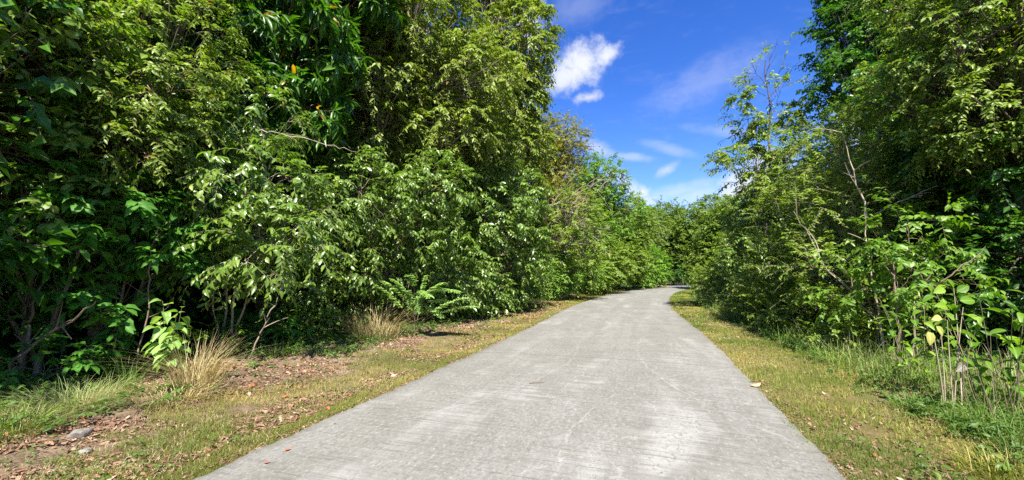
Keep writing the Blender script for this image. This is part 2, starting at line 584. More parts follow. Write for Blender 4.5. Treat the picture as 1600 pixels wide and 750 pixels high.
wob2 = 1 + (vnoise(sl, sl * 0, 1.1, 8) - .5) * 0.02 + (vnoise(sl, sl * 0, 5, 9) - .5) * 0.018 + (vnoise(sl, sl * 0, 17, 19) - .5) * 0.012
W = np.where(ac[None] < 0, wob[:, None], wob2[:, None])
XY = cc[:, None, :] + nn[:, None, :] * (ac[None, :, None] * ROAD_W * W[..., None])
V = np.concatenate([XY, np.broadcast_to(zz[None, :, None], XY.shape[:2] + (1,))], -1)
b = Buf()
m_ = len(ac)
i = (np.arange(len(sl) - 1)[:, None] * m_ + np.arange(m_ - 1)[None]).ravel()
b.add(V, np.stack([np.stack([i, i + 1, i + m_ + 1], -1), np.stack([i, i + m_ + 1, i + m_], -1)], 1),
      tint=np.repeat(sl, m_), rib=np.tile(ac * ROAD_W, len(sl)))
rm, t = new_mat('road_concrete')
along = t.n('ShaderNodeAttribute', attribute_name='tint').outputs['Fac']
across = t.n('ShaderNodeAttribute', attribute_name='rib').outputs['Fac']
cb = t.n('ShaderNodeCombineXYZ'); t.l(along, cb.inputs[0]); t.l(across, cb.inputs[1])
uv = cb.outputs[0]


def scaled(vec, s, rot=0.0):
    mp = t.n('ShaderNodeMapping')
    mp.inputs['Scale'].default_value = s
    mp.inputs['Rotation'].default_value = (0, 0, rot)
    t.l(vec, mp.inputs[0])
    return mp.outputs[0]


broom = t.noise(scaled(uv, (34, 0.9, 1), 0.05), 1.0, 6, 0.75, 0.3)       # tined lines running across
broom2 = t.noise(scaled(uv, (9, 0.45, 1), 0.03), 1.0, 6, 0.7, 0.3)
lane = t.noise(scaled(uv, (0.12, 1.6, 1)), 1.0, 6, 0.65, 0.5)             # wheel wear running along
grain = t.noise(scaled(uv, (16, 24, 1)), 1.0, 9, 0.88, 0.3)
coarse = t.noise(scaled(uv, (3, 6, 1)), 1.0, 8, 0.8, 0.6)
blot = t.noise(uv, 0.9, 8, 0.72, 0.6)
blot2 = t.noise(scaled(uv, (0.35, 1.2, 1)), 1.0, 6, 0.65, 0.4)
c = t.mix(t.smooth(blot, 0.32, 0.68), (0.150, 0.145, 0.122), (0.195, 0.190, 0.166))
c = t.mix(t.math('MULTIPLY', t.smooth(lane, 0.46, 0.66), 0.42), c, (0.235, 0.23, 0.212))
c = t.mix(t.math('MULTIPLY', t.smooth(coarse, 0.50, 0.64), 0.5), c, (0.14, 0.135, 0.118))
chalk = t.math('ADD', t.math('MULTIPLY', t.math('SUBTRACT', blot2, .5), 1.0), t.math('ADD', t.math('MULTIPLY', t.math('SUBTRACT', broom2, .5), 0.45), t.math('MULTIPLY', t.math('SUBTRACT', grain, .5), 1.1)))
c = t.mix(t.math('MULTIPLY', t.smooth(chalk, 0.06, 0.15), 0.36), c, (0.42, 0.415, 0.39))
c = t.mix(t.math('MULTIPLY', t.smooth(broom, 0.54, 0.60), 0.6), c, (0.105, 0.10, 0.088))
c = t.mix(t.math('MULTIPLY', t.smooth(grain, 0.50, 0.60), 0.68), c, (0.085, 0.08, 0.07))
c = t.mix(t.math('MULTIPLY', t.smooth(grain, 0.46, 0.37), 0.55), c, (0.42, 0.41, 0.385))
# thin pale hair cracks and tyre scrapes
vor = t.n('ShaderNodeTexVoronoi', feature='DISTANCE_TO_EDGE', i_Scale=0.33)
wv = t.n('ShaderNodeVectorMath', operation='ADD')
sc_ = t.n('ShaderNodeVectorMath', operation='SCALE', i_Scale=1.2)
t.l(t.noise(uv, 1.2, 5, 0.6, col=True), sc_.inputs[0])
t.l(uv, wv.inputs[0]); t.l(sc_.outputs[0], wv.inputs[1])
t.l(wv.outputs[0], vor.inputs['Vector'])
crack = t.smooth(vor.outputs['Distance'], 0.006, 0.001)
c = t.mix(t.math('MULTIPLY', t.math('MULTIPLY', crack, t.smooth(blot2, 0.4, 0.55)), 0.2), c, (0.4153, 0.4063, 0.3792))
# pale curved scrapes left by wheels
for ca, cx_, rad_ in ((41.0, 8.6, 7.9), (52.0, -8.0, 8.9), (39.5, -7.4, 7.0), (60.0, 9.5, 9.2), (35.5, 5.2, 5.0)):
    vd = t.n('ShaderNodeVectorMath', operation='DISTANCE')
    t.l(uv, vd.inputs[0]); vd.inputs[1].default_value = (ca, cx_, 0)
    q_ = t.math('ABSOLUTE', t.math('SUBTRACT', t.math('ADD', vd.outputs['Value'], t.math('MULTIPLY', blot, 0.35)), rad_ + .17))
    ln_ = t.math('MULTIPLY', t.smooth(q_, 0.02, 0.003), t.smooth(t.math('ADD', coarse, t.math('MULTIPLY', blot2, .5)), 0.66, 0.80))
    c = t.mix(t.math('MULTIPLY', ln_, 0.22), c, (0.42, 0.41, 0.385))
# concrete darker towards both edges, mould stains and the joints between pours
ab = t.math('ABSOLUTE', across)
eg = t.smooth(t.math('ADD', ab, t.math('MULTIPLY', t.math('SUBTRACT', blot, .5), 0.7)), 2.15, 2.5)
c = t.mix(t.math('MULTIPLY', eg, 0.5), c, (0.1174, 0.1083, 0.08577))
fr = t.math('FRACT', t.math('DIVIDE', t.math('ADD', along, t.math('MULTIPLY', t.noise(scaled(uv, (0, 3, 1)), 1, 3), 0.06)), 6.1))
joint = t.smooth(t.math('ABSOLUTE', t.math('SUBTRACT', fr, 0.5)), 0.0032, 0.0012)
c = t.mix(t.math('MULTIPLY', joint, 0.75), c, (0.08125, 0.07222, 0.0632))
spot = t.n('ShaderNodeTexVoronoi', feature='F1', i_Scale=1.7)
t.l(wv.outputs[0], spot.inputs['Vector'])
c = t.mix(t.math('MULTIPLY', t.smooth(spot.outputs['Distance'], 0.05, 0.02), 0.6), c, (0.16, 0.12, 0.09))
pb = t.n('ShaderNodeBsdfPrincipled', i_Roughness=0.85)
pb.inputs['Specular IOR Level'].default_value = 0.3
t.l(c, pb.inputs['Base Color'])
hsum = t.math('ADD', t.math('MULTIPLY', broom, -0.9), t.math('MULTIPLY', grain, -0.7))
bp = t.n('ShaderNodeBump', i_Strength=0.6, i_Distance=0.008)
t.l(hsum, bp.inputs['Height']); t.l(bp.outputs[0], pb.inputs['Normal'])
t.l(pb.outputs[0], t.n('ShaderNodeOutputMaterial').inputs[0])
rd = link('road', b.mesh('road', rm, True))
rd['kind'] = 'structure'


# ------------------------------------------------------------------ plants
def bez(p0, p1, p2, n):
    tt = np.linspace(0, 1, n)[:, None]
    return (1 - tt) ** 2 * p0 + 2 * tt * (1 - tt) * p1 + tt ** 2 * p2


def bez_v(p0, p1, p2, n):
    tt = np.linspace(0, 1, n)[None, :, None]
    return (1 - tt) ** 2 * p0[:, None] + 2 * tt * (1 - tt) * p1[:, None] + tt ** 2 * p2[:, None]


KINDS = dict(
    # len: leaf length, hw: half width ratio, n: leaves per spray, L: spray length, k: sprays per clump,
    # dens: clumps per m2 of lobe shell, droop, hang, spread, up
    small_light=dict(len=.092, hw=.24, n=11, L=.42, k=9, dens=4.0, droop=.45, hang=.25, mat='small_light', tm=LEAF8),
    round=dict(len=.145, hw=.34, n=8, L=.55, k=7, dens=3.0, droop=.3, hang=.25, mat='round', tm=LEAF8),
    glossy=dict(len=.135, hw=.25, n=9, L=.50, k=8, dens=3.7, droop=.45, hang=.4, mat='glossy', tm=LEAF8),
    mango=dict(len=.40, hw=.12, n=10, L=.4, k=7, dens=2.6, droop=.5, hang=.75, mat='mango', tm=LEAF8, whorl=True),
    olive=dict(len=.16, hw=.22, n=13, L=.7, k=9, dens=3.0, droop=.55, hang=.35, mat='olive', tm=LEAF4),
    deep=dict(len=.17, hw=.26, n=11, L=.6, k=8, dens=2.3, droop=.3, hang=.25, mat='deep', tm=LEAF4),
    understory=dict(len=.19, hw=.25, n=7, L=.40, k=6, dens=2.8, droop=.3, hang=.25, mat='understory', tm=LEAF8),
    scrub=dict(len=.108, hw=.22, n=13, L=.6, k=8, dens=2.8, droop=.2, hang=.15, mat='scrub', tm=LEAF8),
    bright=dict(len=.14, hw=.28, n=11, L=.7, k=8, dens=2.2, droop=.3, hang=.2, mat='bright', tm=LEAF4),
    far=dict(len=.24, hw=.25, n=11, L=.95, k=8, dens=1.9, droop=.3, hang=.2, mat='far', tm=LEAF4),
    farbright=dict(len=.24, hw=.27, n=11, L=.95, k=8, dens=1.9, droop=.2, hang=.3, mat='bright', tm=LEAF4),
    fardeep=dict(len=.24, hw=.27, n=11, L=.9, k=8, dens=1.9, droop=.2, hang=.2, mat='deep', tm=LEAF4),
    brown=dict(len=.15, hw=.22, n=12, L=.8, k=8, dens=2.6, droop=.2, hang=.2, mat='brown', tm=LEAF4),
    thicket=dict(len=.12, hw=.30, n=8, L=.42, k=6, dens=2.4, droop=.25, hang=.35, mat='bright', tm=LEAF8),
    back=dict(len=.30, hw=.28, n=10, L=1.2, k=7, dens=.6, droop=.3, hang=.4, mat='deep', tm=LEAF4),
)


def sprays(bl, bt, P0, D, L, kd, twig_r=.004, lean=None):
    """Leafy twigs: leaves set alternately along drooping twigs."""
    S = len(P0)
    n = kd['n']
    tt = np.linspace(0.0, 1, 4)
    curve = P0[:, None] + D[:, None] * (L[:, None] * tt)[..., None]
    curve[..., 2] -= kd['droop'] * L[:, None] * tt ** 2
    if bt is not None:
        bt.tubes(curve, np.broadcast_to(twig_r * np.array([1, .8, .6, .3]), (S, 4)), 3)
    up = np.array([0, 0, 1.])
    sz = rng.uniform(.72, 1.2, S)
    for j in range(n):
        tj = (j + rng.random(S)) / n
        if kd.get('whorl'):
            tj = 0.35 + 0.65 * tj
        else:
            tj = .12 + .88 * tj
        p = P0 + D * (L * tj)[:, None]
        p[:, 2] -= kd['droop'] * L * tj ** 2
        tang = norm(D - up * (2 * kd['droop'] * tj)[:, None])
        sd_ = norm(np.cross(tang, up) + 1e-6)
        sgn = 1 if j % 2 else -1
        if kd.get('whorl'):
            a = rng.random(S) * 2 * np.pi
            up2 = np.cross(sd_, tang)
            rad = sd_ * np.cos(a)[:, None] + up2 * np.sin(a)[:, None]
            d = tang * .35 + rad * .9
        else:
            d = tang * rng.uniform(.25, 1.0, S)[:, None] + sd_ * sgn * rng.uniform(.5, 1.1, S)[:, None]
        d = d - up * (kd['hang'] * rng.uniform(.3, 1.5, S))[:, None] + rng.normal(0, .18, (S, 3))
        nr_ = up * .75 + rng.normal(0, .36, (S, 3)) + D * .55
        ln = kd['len'] * sz * rng.uniform(.7, 1.15, S)
        bl.leaves(p, d, nr_, ln, ln * kd['hw'] * rng.uniform(.8, 1.15, S), kd['tm'], curl=rng.uniform(.4, 2.0, S),
                  tint=np.clip(rng.beta(2.0, 2.2, S) * .9 + (rng.random(S) < .10) * .3, 0, 1))


def shell_points(c, r, cnt, solid=.3, low=-.75):
    """Points spread over an ellipsoid's shell, best-of-k so that they do not pile up."""
    pts = np.empty((0, 3))
    for _ in range(cnt):
        cand = norm(rng.normal(size=(6, 3)))
        cand = cand * np.where(rng.random((6, 1)) < solid, rng.uniform(.25, .8, (6, 1)), rng.uniform(.82, 1.08, (6, 1)))
        cand[:, 2] = np.maximum(cand[:, 2], low)
        if len(pts):
            dd = ((cand[:, None] - pts[None]) ** 2).sum(-1).min(1)
            cand = cand[dd.argmax()]
        else:
            cand = cand[0]
        pts = np.vstack([pts, cand])
    return np.array(c) + pts * np.array(r)


def plant(name, base, lobes, kind, label, cat, group=None, trunk=.12, stems=1, bark='bark', density=1.0, solid=.3,
          extra=None, spread=.15, crown_name='crown', trunk_name='trunk', size=1.0, low=-.75, bare=0.0, root_only=False):
    """A woody plant: trunk and limbs to every lobe, twigs to every clump, leafy sprays at the ends."""
    kd = dict(KINDS[kind])
    kd['len'] *= size
    bx, by = base
    bz = gz(bx, by)
    root = thing(name, (bx, by, bz), label, cat, group)
    bt, bl = Buf(), Buf()
    B0 = np.array([bx, by, bz - .1])
    stems_l = []
    for s in range(stems):
        a = rng.random() * 6.28
        b0 = B0 + np.array([math.cos(a), math.sin(a), 0]) * (spread * rng.random() if stems > 1 else 0)
        stems_l.append(b0)
    allc, main_ax = [], []
    for li, lb in enumerate(lobes):
        c = np.array(lb[:3], float)
        r = np.array(lb[3:6], float)
        b0 = stems_l[li % stems]
        if li >= stems:
            b0 = main_ax[li % stems][rng.integers(4, 8)]
        mid = b0 * .5 + c * .5
        mid[:2] = b0[:2] * .72 + c[:2] * .28 if li < stems else b0[:2] * .5 + c[:2] * .5
        mid += rng.normal(0, .12, 3) * np.linalg.norm(c - b0) * .3
        ax = bez(b0, mid, c + np.array([0, 0, r[2] * .4]), 14)
        wn = np.cumsum(rng.normal(0, 1, (14, 3)), axis=0)
        ax += (wn - wn[-1] * np.linspace(0, 1, 14)[:, None]) * .018 * np.linalg.norm(c - b0) / 3 * np.array([1, 1, .2])
        t0 = trunk * (1.0 if li < stems else .5)
        if li < stems:
            main_ax.append(ax)
        rad = t0 * (np.linspace(1, .22, 14)) * (1 + (.5 if li < stems else 0) * np.exp(-np.linspace(0, 14, 14)))
        bt.tubes(ax[None], rad[None], 8 if trunk > .06 else 6)
        area = 4 * np.pi * (((r[0] * r[1]) ** 1.6 + (r[0] * r[2]) ** 1.6 + (r[1] * r[2]) ** 1.6) / 3) ** (1 / 1.6)
        cnt = max(5, int(area * kd['dens'] * density))
        pts = shell_points(c, r, cnt, solid, low)
        zmin = gz(c[0], c[1]) + .12
        pts[:, 2] = np.maximum(pts[:, 2], zmin + rng.random(cnt) * .3)
        at = ax[(rng.uniform(.45, 1, cnt) * 13).astype(int)]
        m = at * .5 + pts * .5
        m[:, 2] += rng.uniform(-.05, .25, cnt) * np.linalg.norm(pts - at, axis=1)
        br = bez_v(at, m, pts, 7)
        jit = rng.normal(0, .03, br.shape) * np.linalg.norm(pts - at, axis=1)[:, None, None] * .5
        jit[:, 0] = 0; jit[:, -1] = 0
        br += jit
        r0 = np.clip(trunk * .22, .006, .035)
        bt.tubes(br, r0 * np.linspace(1, .28, 7)[None] * rng.uniform(.7, 1.3, (cnt, 1)), 4)
        allc.append((pts, c, r))
    for pts, c, r in allc:
        if bare:
            pts = pts[rng.random(len(pts)) > bare]
        k = kd['k']
        P0 = np.repeat(pts, k, 0)
        out = norm((P0 - c) / r)
        S = len(P0)
        D = norm(out * .75 + rng.normal(0, .55, (S, 3)) + np.array([0, 0, .18]))
        L = kd['L'] * rng.uniform(.6, 1.25, S)
        P0 = P0 + rng.normal(0, .10, (S, 3)) * kd['L']
        sprays(bl, bt, P0, D, L, kd, twig_r=.0035 * max(1, kd['L'] / .5))
    if extra:
        extra(bt, bl)
    part(trunk_name, bt, M[bark], root, True)
    part(crown_name, bl, M[kd['mat']], root, True)
    return root


def lobe(px, py, Y, rx, ry=None, rz=None):
    p = P(px, py, Y)
    return (p[0], p[1], p[2], rx, ry or rx, rz or rx)


def at(px, Y):
    return (P(px, 400, Y)[0], Y)


def branchlets(root_p, tip_p, n_side, seed, r0=.012, side_len=.5, nmain=16, wob=.06):
    """One bare wandering branch with side twigs, as tubes in a list."""
    rg = np.random.default_rng(seed)
    root_p, tip_p = np.array(root_p), np.array(tip_p)
    Lm = np.linalg.norm(tip_p - root_p)
    ax = root_p + (tip_p - root_p) * np.linspace(0, 1, nmain)[:, None]
    wn = np.cumsum(rg.normal(0, 1, (nmain, 3)), 0)
    wn -= wn[0]
    ax += (wn - wn[-1] * np.linspace(0, 1, nmain)[:, None]) * wob * Lm / 4
    out = [(ax, np.linspace(r0, r0 * .3, nmain))]
    for _ in range(n_side):
        k = rg.integers(3, nmain - 1)
        d = (ax[k] - ax[k - 1]) / (np.linalg.norm(ax[k] - ax[k - 1]) + 1e-6) + rg.normal(0, .75, 3)
        d = d / np.linalg.norm(d)
        L = side_len * rg.uniform(.3, 1)
        m = ax[k] + d * L * .5 + rg.normal(0, .05, 3) * L
        e = ax[k] + d * L + np.array([0, 0, rg.uniform(-.2, .25) * L])
        tw = bez(ax[k], m, e, nmain)
        out.append((tw, np.linspace(r0 * .45, r0 * .15, nmain)))
    return out


def add_bare(lst):
    def f(bt, bl):
        for a, kw in lst:
            for ax, rr in branchlets(*a, **kw):
                bt.tubes(ax[None], rr[None], 5)
    return f


PL = []   # left side, near to far

# --- left side
plant('broadleaf_tree', at(-20, 6.3), [lobe(40, 60, 5.6, 1.15, 1, .9), lobe(-110, -60, 5.2, 1.3, 1.2, 1.2), lobe(60, -150, 6.3, 1.6, 1.4, 1.2), lobe(30, 250, 5.8, .8, .8, .7)],
      'round', 'tall tree with large rounded olive leaves at the top left corner of the photo', 'tree', stems=2, trunk=.09, spread=.3,
      extra=add_bare([((P(-60, 180, 4.9), P(40, 10, 4.7), 5, 11), dict(r0=.013))]))
plant('small_leaved_tree', at(150, 7.6), [lobe(215, 110, 6.5, 1.15, 1, .95), lobe(130, 20, 6.7, 1.1, 1, .9), lobe(280, 60, 7.3, .9, .9, 1.0), lobe(180, 215, 6.3, .95, .8, .55), lobe(260, 190, 6.9, .7, .7, .7), lobe(200, -120, 7.2, 1.8, 1.4, 1.3)],
      'small_light', 'sunlit tree with fine pale green leaves, between the round-leaved tree and the long-leaved one', 'tree', stems=2, trunk=.08, spread=.3)
plant('shade_shrub', at(60, 5.9), [lobe(60, 390, 5.9, .95, .8, .8), lobe(150, 330, 6.3, .9, .8, .6), lobe(-70, 420, 5.8, .8, .8, .7), lobe(30, 300, 5.8, .8, .7, .5)],
      'understory', 'shaded shrub with big deep green leaves and crooked brown stems, left edge of the photo', 'shrub', stems=4, spread=.5, trunk=.045, crown_name='foliage', trunk_name='stems', density=.8,
      extra=add_bare([((P(-20, 600, 5.3), P(150, 470, 5.2), 3, 21), dict(r0=.028, side_len=.4)), ((P(20, 580, 5.6), P(70, 440, 5.6), 2, 22), dict(r0=.03, side_len=.3))]))
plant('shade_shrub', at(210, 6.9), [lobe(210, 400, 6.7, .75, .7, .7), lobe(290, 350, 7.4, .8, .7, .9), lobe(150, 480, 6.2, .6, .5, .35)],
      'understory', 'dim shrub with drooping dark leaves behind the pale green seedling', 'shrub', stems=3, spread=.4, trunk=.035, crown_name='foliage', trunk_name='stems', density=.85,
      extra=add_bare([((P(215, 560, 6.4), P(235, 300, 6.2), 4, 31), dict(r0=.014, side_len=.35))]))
for px_, Y_, rr_, hh_, kd_, lab_ in ((95, 5.5, .40, .30, 'understory', 'low dark leafy bush behind the fine grass tuft, far left'),
                               (345, 7.6, .35, .28, 'thicket', 'low green bush between the straw tuft and the leaning slender stems'),
                               (415, 8.7, .45, .34, 'understory', 'low green bush in the dark gap under the shiny-leaved tall shrub'),
                               (485, 9.6, .5, .42, 'thicket', 'low leafy bush behind the mound of fine grass')):
    x_ = at(px_, Y_)[0]
    plant('low_bush', (x_, Y_ + .1), [(x_, Y_, hh_, rr_, rr_, hh_), (x_ - .4, Y_ + .5, hh_ * 1.3, rr_, rr_, hh_)], kd_, lab_, 'shrub', 'low bushes under the left shrubs',
          stems=3, spread=.3, trunk=.010, crown_name='foliage', trunk_name='stems', density=1.1, bark='stem_green', size=.8)
plant('long_leaved_tree', at(420, 11.2), [lobe(430, 60, 9.8, 1.7, 1.3, 1.6), lobe(370, -60, 9.6, 1.8, 1.5, 1.5), lobe(520, -60, 11, 1.8, 1.5, 1.8), lobe(470, 170, 9.8, .8, .7, .7), lobe(400, 150, 9.2, .8, .7, .7)],
      'mango', 'dark green tree with long hanging strap-like leaves, beside the fine pale-leaved tree', 'tree', trunk=.2)
plant('glossy_shrub', at(355, 8.3), [lobe(390, 280, 7.4, .85, .7, .8), lobe(330, 210, 7.6, .7, .6, .6), lobe(430, 380, 7.2, .8, .6, .7), lobe(330, 400, 7.3, .45, .4, .4), lobe(470, 330, 7.9, .6, .6, .6), lobe(400, 180, 8.2, .8, .6, .6)],
      'glossy', 'tall sunlit shrub with shiny pale oval leaves on slender leaning stems, behind the straw tuft', 'shrub', stems=4, spread=.35, trunk=.028, bark='bark_pale', crown_name='foliage', trunk_name='stems',
      extra=add_bare([((P(400, 205, 7.5), P(560, 238, 7.3), 4, 41), dict(r0=.010, side_len=.35)), ((P(390, 560, 7.0), P(450, 430, 6.7), 5, 42), dict(r0=.016, side_len=.5))]))
plant('glossy_shrub', at(565, 12.2), [lobe(560, 300, 10.6, 1.2, .8, 1.0), lobe(640, 350, 11.9, 1.2, .8, 1.0), lobe(530, 400, 10.5, 1.0, .7, .8), lobe(680, 290, 11.6, 1.0, .8, .8), lobe(620, 430, 12.6, 1.0, .8, .8), lobe(480, 455, 10.2, .7, .6, .6), lobe(700, 440, 13.6, 1.1, .8, .8), lobe(560, 465, 11.8, .9, .6, .6)],
      'glossy', 'broad shrub with shiny mid-green leaves just behind the straw-coloured clump and feathery bush', 'shrub', stems=4, spread=.6, trunk=.04, crown_name='foliage', trunk_name='stems', size=1.05,
      extra=add_bare([((P(630, 470, 11.4), P(655, 410, 11.4), 4, 43), dict(r0=.012, side_len=.3))]))
plant('olive_tree', at(600, 15.5), [lobe(640, 40, 13.5, 2.2, 1.9, 1.6), lobe(590, 120, 12.6, 1.3, 1, .6), lobe(720, 120, 14, 1.9, 1.6, 1.1), lobe(700, 200, 14, 1.6, 1.4, .8), lobe(640, -120, 14.5, 3, 2.4, 2.2), lobe(560, 250, 13.5, 1.2, 1, .9), lobe(760, 230, 15.5, 1.2, 1, .9), lobe(570, 20, 12.8, 1.2, 1, 1.2), lobe(600, 200, 13, 1.0, .9, .8), lobe(545, 90, 13.2, .9, .8, .8)],
      'olive', 'large spreading tree with tiers of drooping yellow-green leaves, left of the blue sky', 'tree', trunk=.22, bark='bark_pale', stems=2, spread=.5,
      extra=add_bare([((P(590, 170, 13), P(625, 120, 12.6), 4, 51), dict(r0=.03, side_len=.5)), ((P(660, 135, 13), P(740, 118, 12.8), 6, 52), dict(r0=.02, side_len=.6))]))
plant('roadside_bush', at(770, 17), [lobe(760, 330, 15.6, 1.5, 1.2, 1.5), lobe(720, 420, 14.6, 1.1, .9, .9), lobe(810, 390, 17.6, 1.2, 1, 1.3), lobe(800, 300, 17.5, 1.3, 1, 1.2), lobe(745, 450, 15.5, 1.2, .9, .8), lobe(790, 455, 18, 1.0, .9, .7)],
      'glossy', 'full mid-green bush hanging over the dry bank, below the tiered yellow-green tree', 'shrub', stems=3, spread=.5, trunk=.06, crown_name='foliage', trunk_name='stems', size=1.25)
plant('airy_tree', at(775, 22), [lobe(815, 60, 19.5, 1.5, 1.4, 2.2), lobe(790, 150, 20, 1.9, 1.5, 1.7), lobe(770, -60, 21, 2.6, 2, 2.6), lobe(815, 220, 20.5, 1.3, 1.2, 1.4)],
      'olive', 'tall tree whose open sprays of small leaves stand against the sky beside the white cloud', 'tree', trunk=.2, bark='bark_pale', density=.85, size=1.25, solid=.2,
      extra=None)
plant('roadside_bush', at(822, 22), [lobe(820, 445, 20.2, 1.25, 1, .9), lobe(835, 420, 21, 1.0, .9, .8)],
      'bright', 'low rounded yellow-green bush at the left verge where the dry bank ends', 'shrub', stems=3, spread=.4, trunk=.03, crown_name='foliage', trunk_name='stems', size=.8)
plant('brown_leaved_tree', at(845, 29), [lobe(878, 225, 27, 1.6, 1.4, 1.6), lobe(850, 270, 27, 2.0, 1.6, 1.8), lobe(835, 215, 28, 1.7, 1.6, 1.7), lobe(860, 330, 26.5, 2, 1.6, 1.8)],
      'brown', 'tree with a brownish olive crown rising behind the twiggy grey tree', 'tree', trunk=.18, size=1.0)
bare_l = []
rb = np.random.default_rng(77)
for k in range(15):
    r0_ = P(rb.uniform(820, 870), rb.uniform(300, 400), rb.uniform(24, 25.2))
    e0_ = P(rb.uniform(880, 955), rb.uniform(260, 400), rb.uniform(23.2, 24.8))
    bare_l.append(((r0_, e0_, 9, 100 + k), dict(r0=.022, side_len=1.6, wob=.05)))
plant('twiggy_tree', at(850, 25.8), [lobe(890, 330, 24.6, 1.9, 1.4, 1.3), lobe(860, 380, 24.2, 1.6, 1.2, 1.2), lobe(915, 385, 25, 1.4, 1.1, 1.1)],
      'scrub', 'half-bare tree with many grey arching twigs among thin leaves, beyond the airy tall tree', 'tree', trunk=.13, bark='bark_pale', density=.55, size=1.5, extra=add_bare(bare_l))
plant('roadside_bush', at(868, 27), [lobe(870, 425, 25.4, 1.3, 1, 1.0), lobe(905, 420, 28, 1.4, 1.1, 1.2)],
      'bright', 'dense green bush along the left verge under the grey twiggy tree', 'shrub', stems=3, trunk=.05, crown_name='foliage', trunk_name='stems')
plant('round_crowned_tree', at(915, 38), [lobe(935, 285, 35, 2.3, 2, 2.2), lobe(960, 330, 36, 2.4, 2, 2.2), lobe(920, 360, 34, 2, 1.7, 1.8), lobe(905, 300, 37, 2.4, 2, 2.6)],
      'bright', 'tree with a dense rounded bright green crown left of the road', 'tree', trunk=.2, size=1.2, density=.9)
plant('roadside_bush', at(940, 36), [lobe(945, 410, 35, 2.0, 1.5, 1.6), lobe(925, 425, 32, 1.2, 1.1, 1.0)],
      'far', 'dark bush standing at the verge beneath the rounded bright crown', 'shrub', stems=3, trunk=.06, crown_name='foliage', trunk_name='stems')
plant('round_crowned_tree', at(965, 47), [lobe(985, 350, 45, 2.3, 2, 2.4), lobe(968, 375, 44, 2.4, 2, 2.6), lobe(975, 410, 43, 2.2, 1.8, 1.8)],
      'far', 'smaller rounded tree sloping down from the bright crown towards the road bend', 'tree', trunk=.18)
plant('roadside_bush', at(1005, 50), [lobe(1000, 415, 48, 1.9, 1.6, 2.3), lobe(1020, 418, 52, 1.7, 1.5, 2.1)],
      'farbright', 'pair of merging light green bushes lining the outside of the bend', 'shrub', stems=3, trunk=.06, crown_name='foliage', trunk_name='stems')
plant('pale_thin_tree', at(1012, 62), [lobe(1015, 355, 58, 2.2, 2, 2.6), lobe(1000, 365, 57, 2, 1.8, 2.2)],
      'far', 'thin pale tree at the end of the road left of the feathery-topped one', 'tree', trunk=.12, bark='bark_pale', density=.6,
      extra=add_bare([((P(1000 + 6 * k, 440, 57), P(1000 + 8 * k, 330, 57), 6, 200 + k), dict(r0=.05, side_len=1.5, wob=.03)) for k in range(5)]))
PINN = dict(len=.32, hw=.22, n=16, L=1.8, k=1, droop=.25, hang=.0, mat='feather', tm=LEAF4)


def feather_top(bt, bl):
    n = 70
    P0 = np.array([P(rng.uniform(1030, 1140), rng.uniform(318, 352), rng.uniform(58, 63)) for _ in range(n)])
    D = norm(np.stack([rng.normal(0, .9, n), rng.normal(0, .4, n), rng.uniform(.3, 1.0, n)], 1))
    sprays(bl, bt, P0, D, rng.uniform(1.5, 3.2, n), PINN, twig_r=.022)


plant('feathery_tree', at(1085, 64), [lobe(1080, 355, 61, 3.6, 2.6, 2.6), lobe(1110, 370, 60, 3.4, 2.4, 2.6), lobe(1058, 380, 62, 2.8, 2.2, 3), lobe(1040, 345, 63, 2.6, 2.2, 2.4), lobe(1045, 400, 66, 3, 2.2, 2.6)],
      'far', 'wide tree closing the view at the bend, its top of feathery sprays against the sky', 'tree', trunk=.25, bark='bark_dark', extra=feather_top)
plant('roadside_bush', at(1068, 63), [lobe(1062, 420, 62, 2.4, 1.8, 1.9), lobe(1085, 415, 63, 2.2, 1.8, 2.0)],
      'fardeep', 'deep green bush where the road disappears, under the feathery-topped tree', 'shrub', stems=3, trunk=.08, crown_name='foliage', trunk_name='stems')
# --- right side, far to near
plant('sloping_tree', at(1140, 47), [lobe(1130, 365, 44, 2.4, 2, 2.2), lobe(1150, 350, 42, 2.2, 2, 2.2), lobe(1125, 400, 43, 2.2, 2, 1.9), lobe(1165, 390, 38, 2.2, 2, 2), lobe(1120, 335, 46, 2.2, 2, 1.8), lobe(1105, 400, 46, 2, 1.8, 1.8)],
      'far', 'olive-green tree on the inside of the bend, right of the feathery-topped tree', 'tree', trunk=.16)
plant('roadside_bush', at(1108, 36), [lobe(1105, 432, 34, 1.3, 1.2, 1.0), lobe(1128, 425, 33, 1.3, 1.2, 1.2)],
      'scrub', 'pale grassy-looking bush on the right verge at the road bend', 'shrub', stems=3, trunk=.03, crown_name='foliage', trunk_name='stems', size=1.5, density=.7)
plant('roadside_bush', at(1125, 24), [lobe(1115, 445, 23, .95, .8, .7), lobe(1142, 430, 22.5, 1.0, .9, .9)],
      'scrub', 'yellowish green bush beside the right road edge, before the pale one', 'shrub', stems=4, trunk=.025, crown_name='foliage', trunk_name='stems', size=1.3, density=.8)
plant('white_glint_shrub', at(1200, 20), [lobe(1185, 400, 18, 1.3, 1, 1.1), lobe(1215, 350, 18, 1.5, 1.2, 1.4), lobe(1180, 345, 20, 1.3, 1.1, 1.4), lobe(1230, 290, 18.5, 1.5, 1.2, 1.4)],
      'glossy', 'tall shrub with glinting small leaves at the foot of the slender emergent tree', 'shrub', stems=3, trunk=.06, crown_name='foliage', trunk_name='stems', size=1.15)


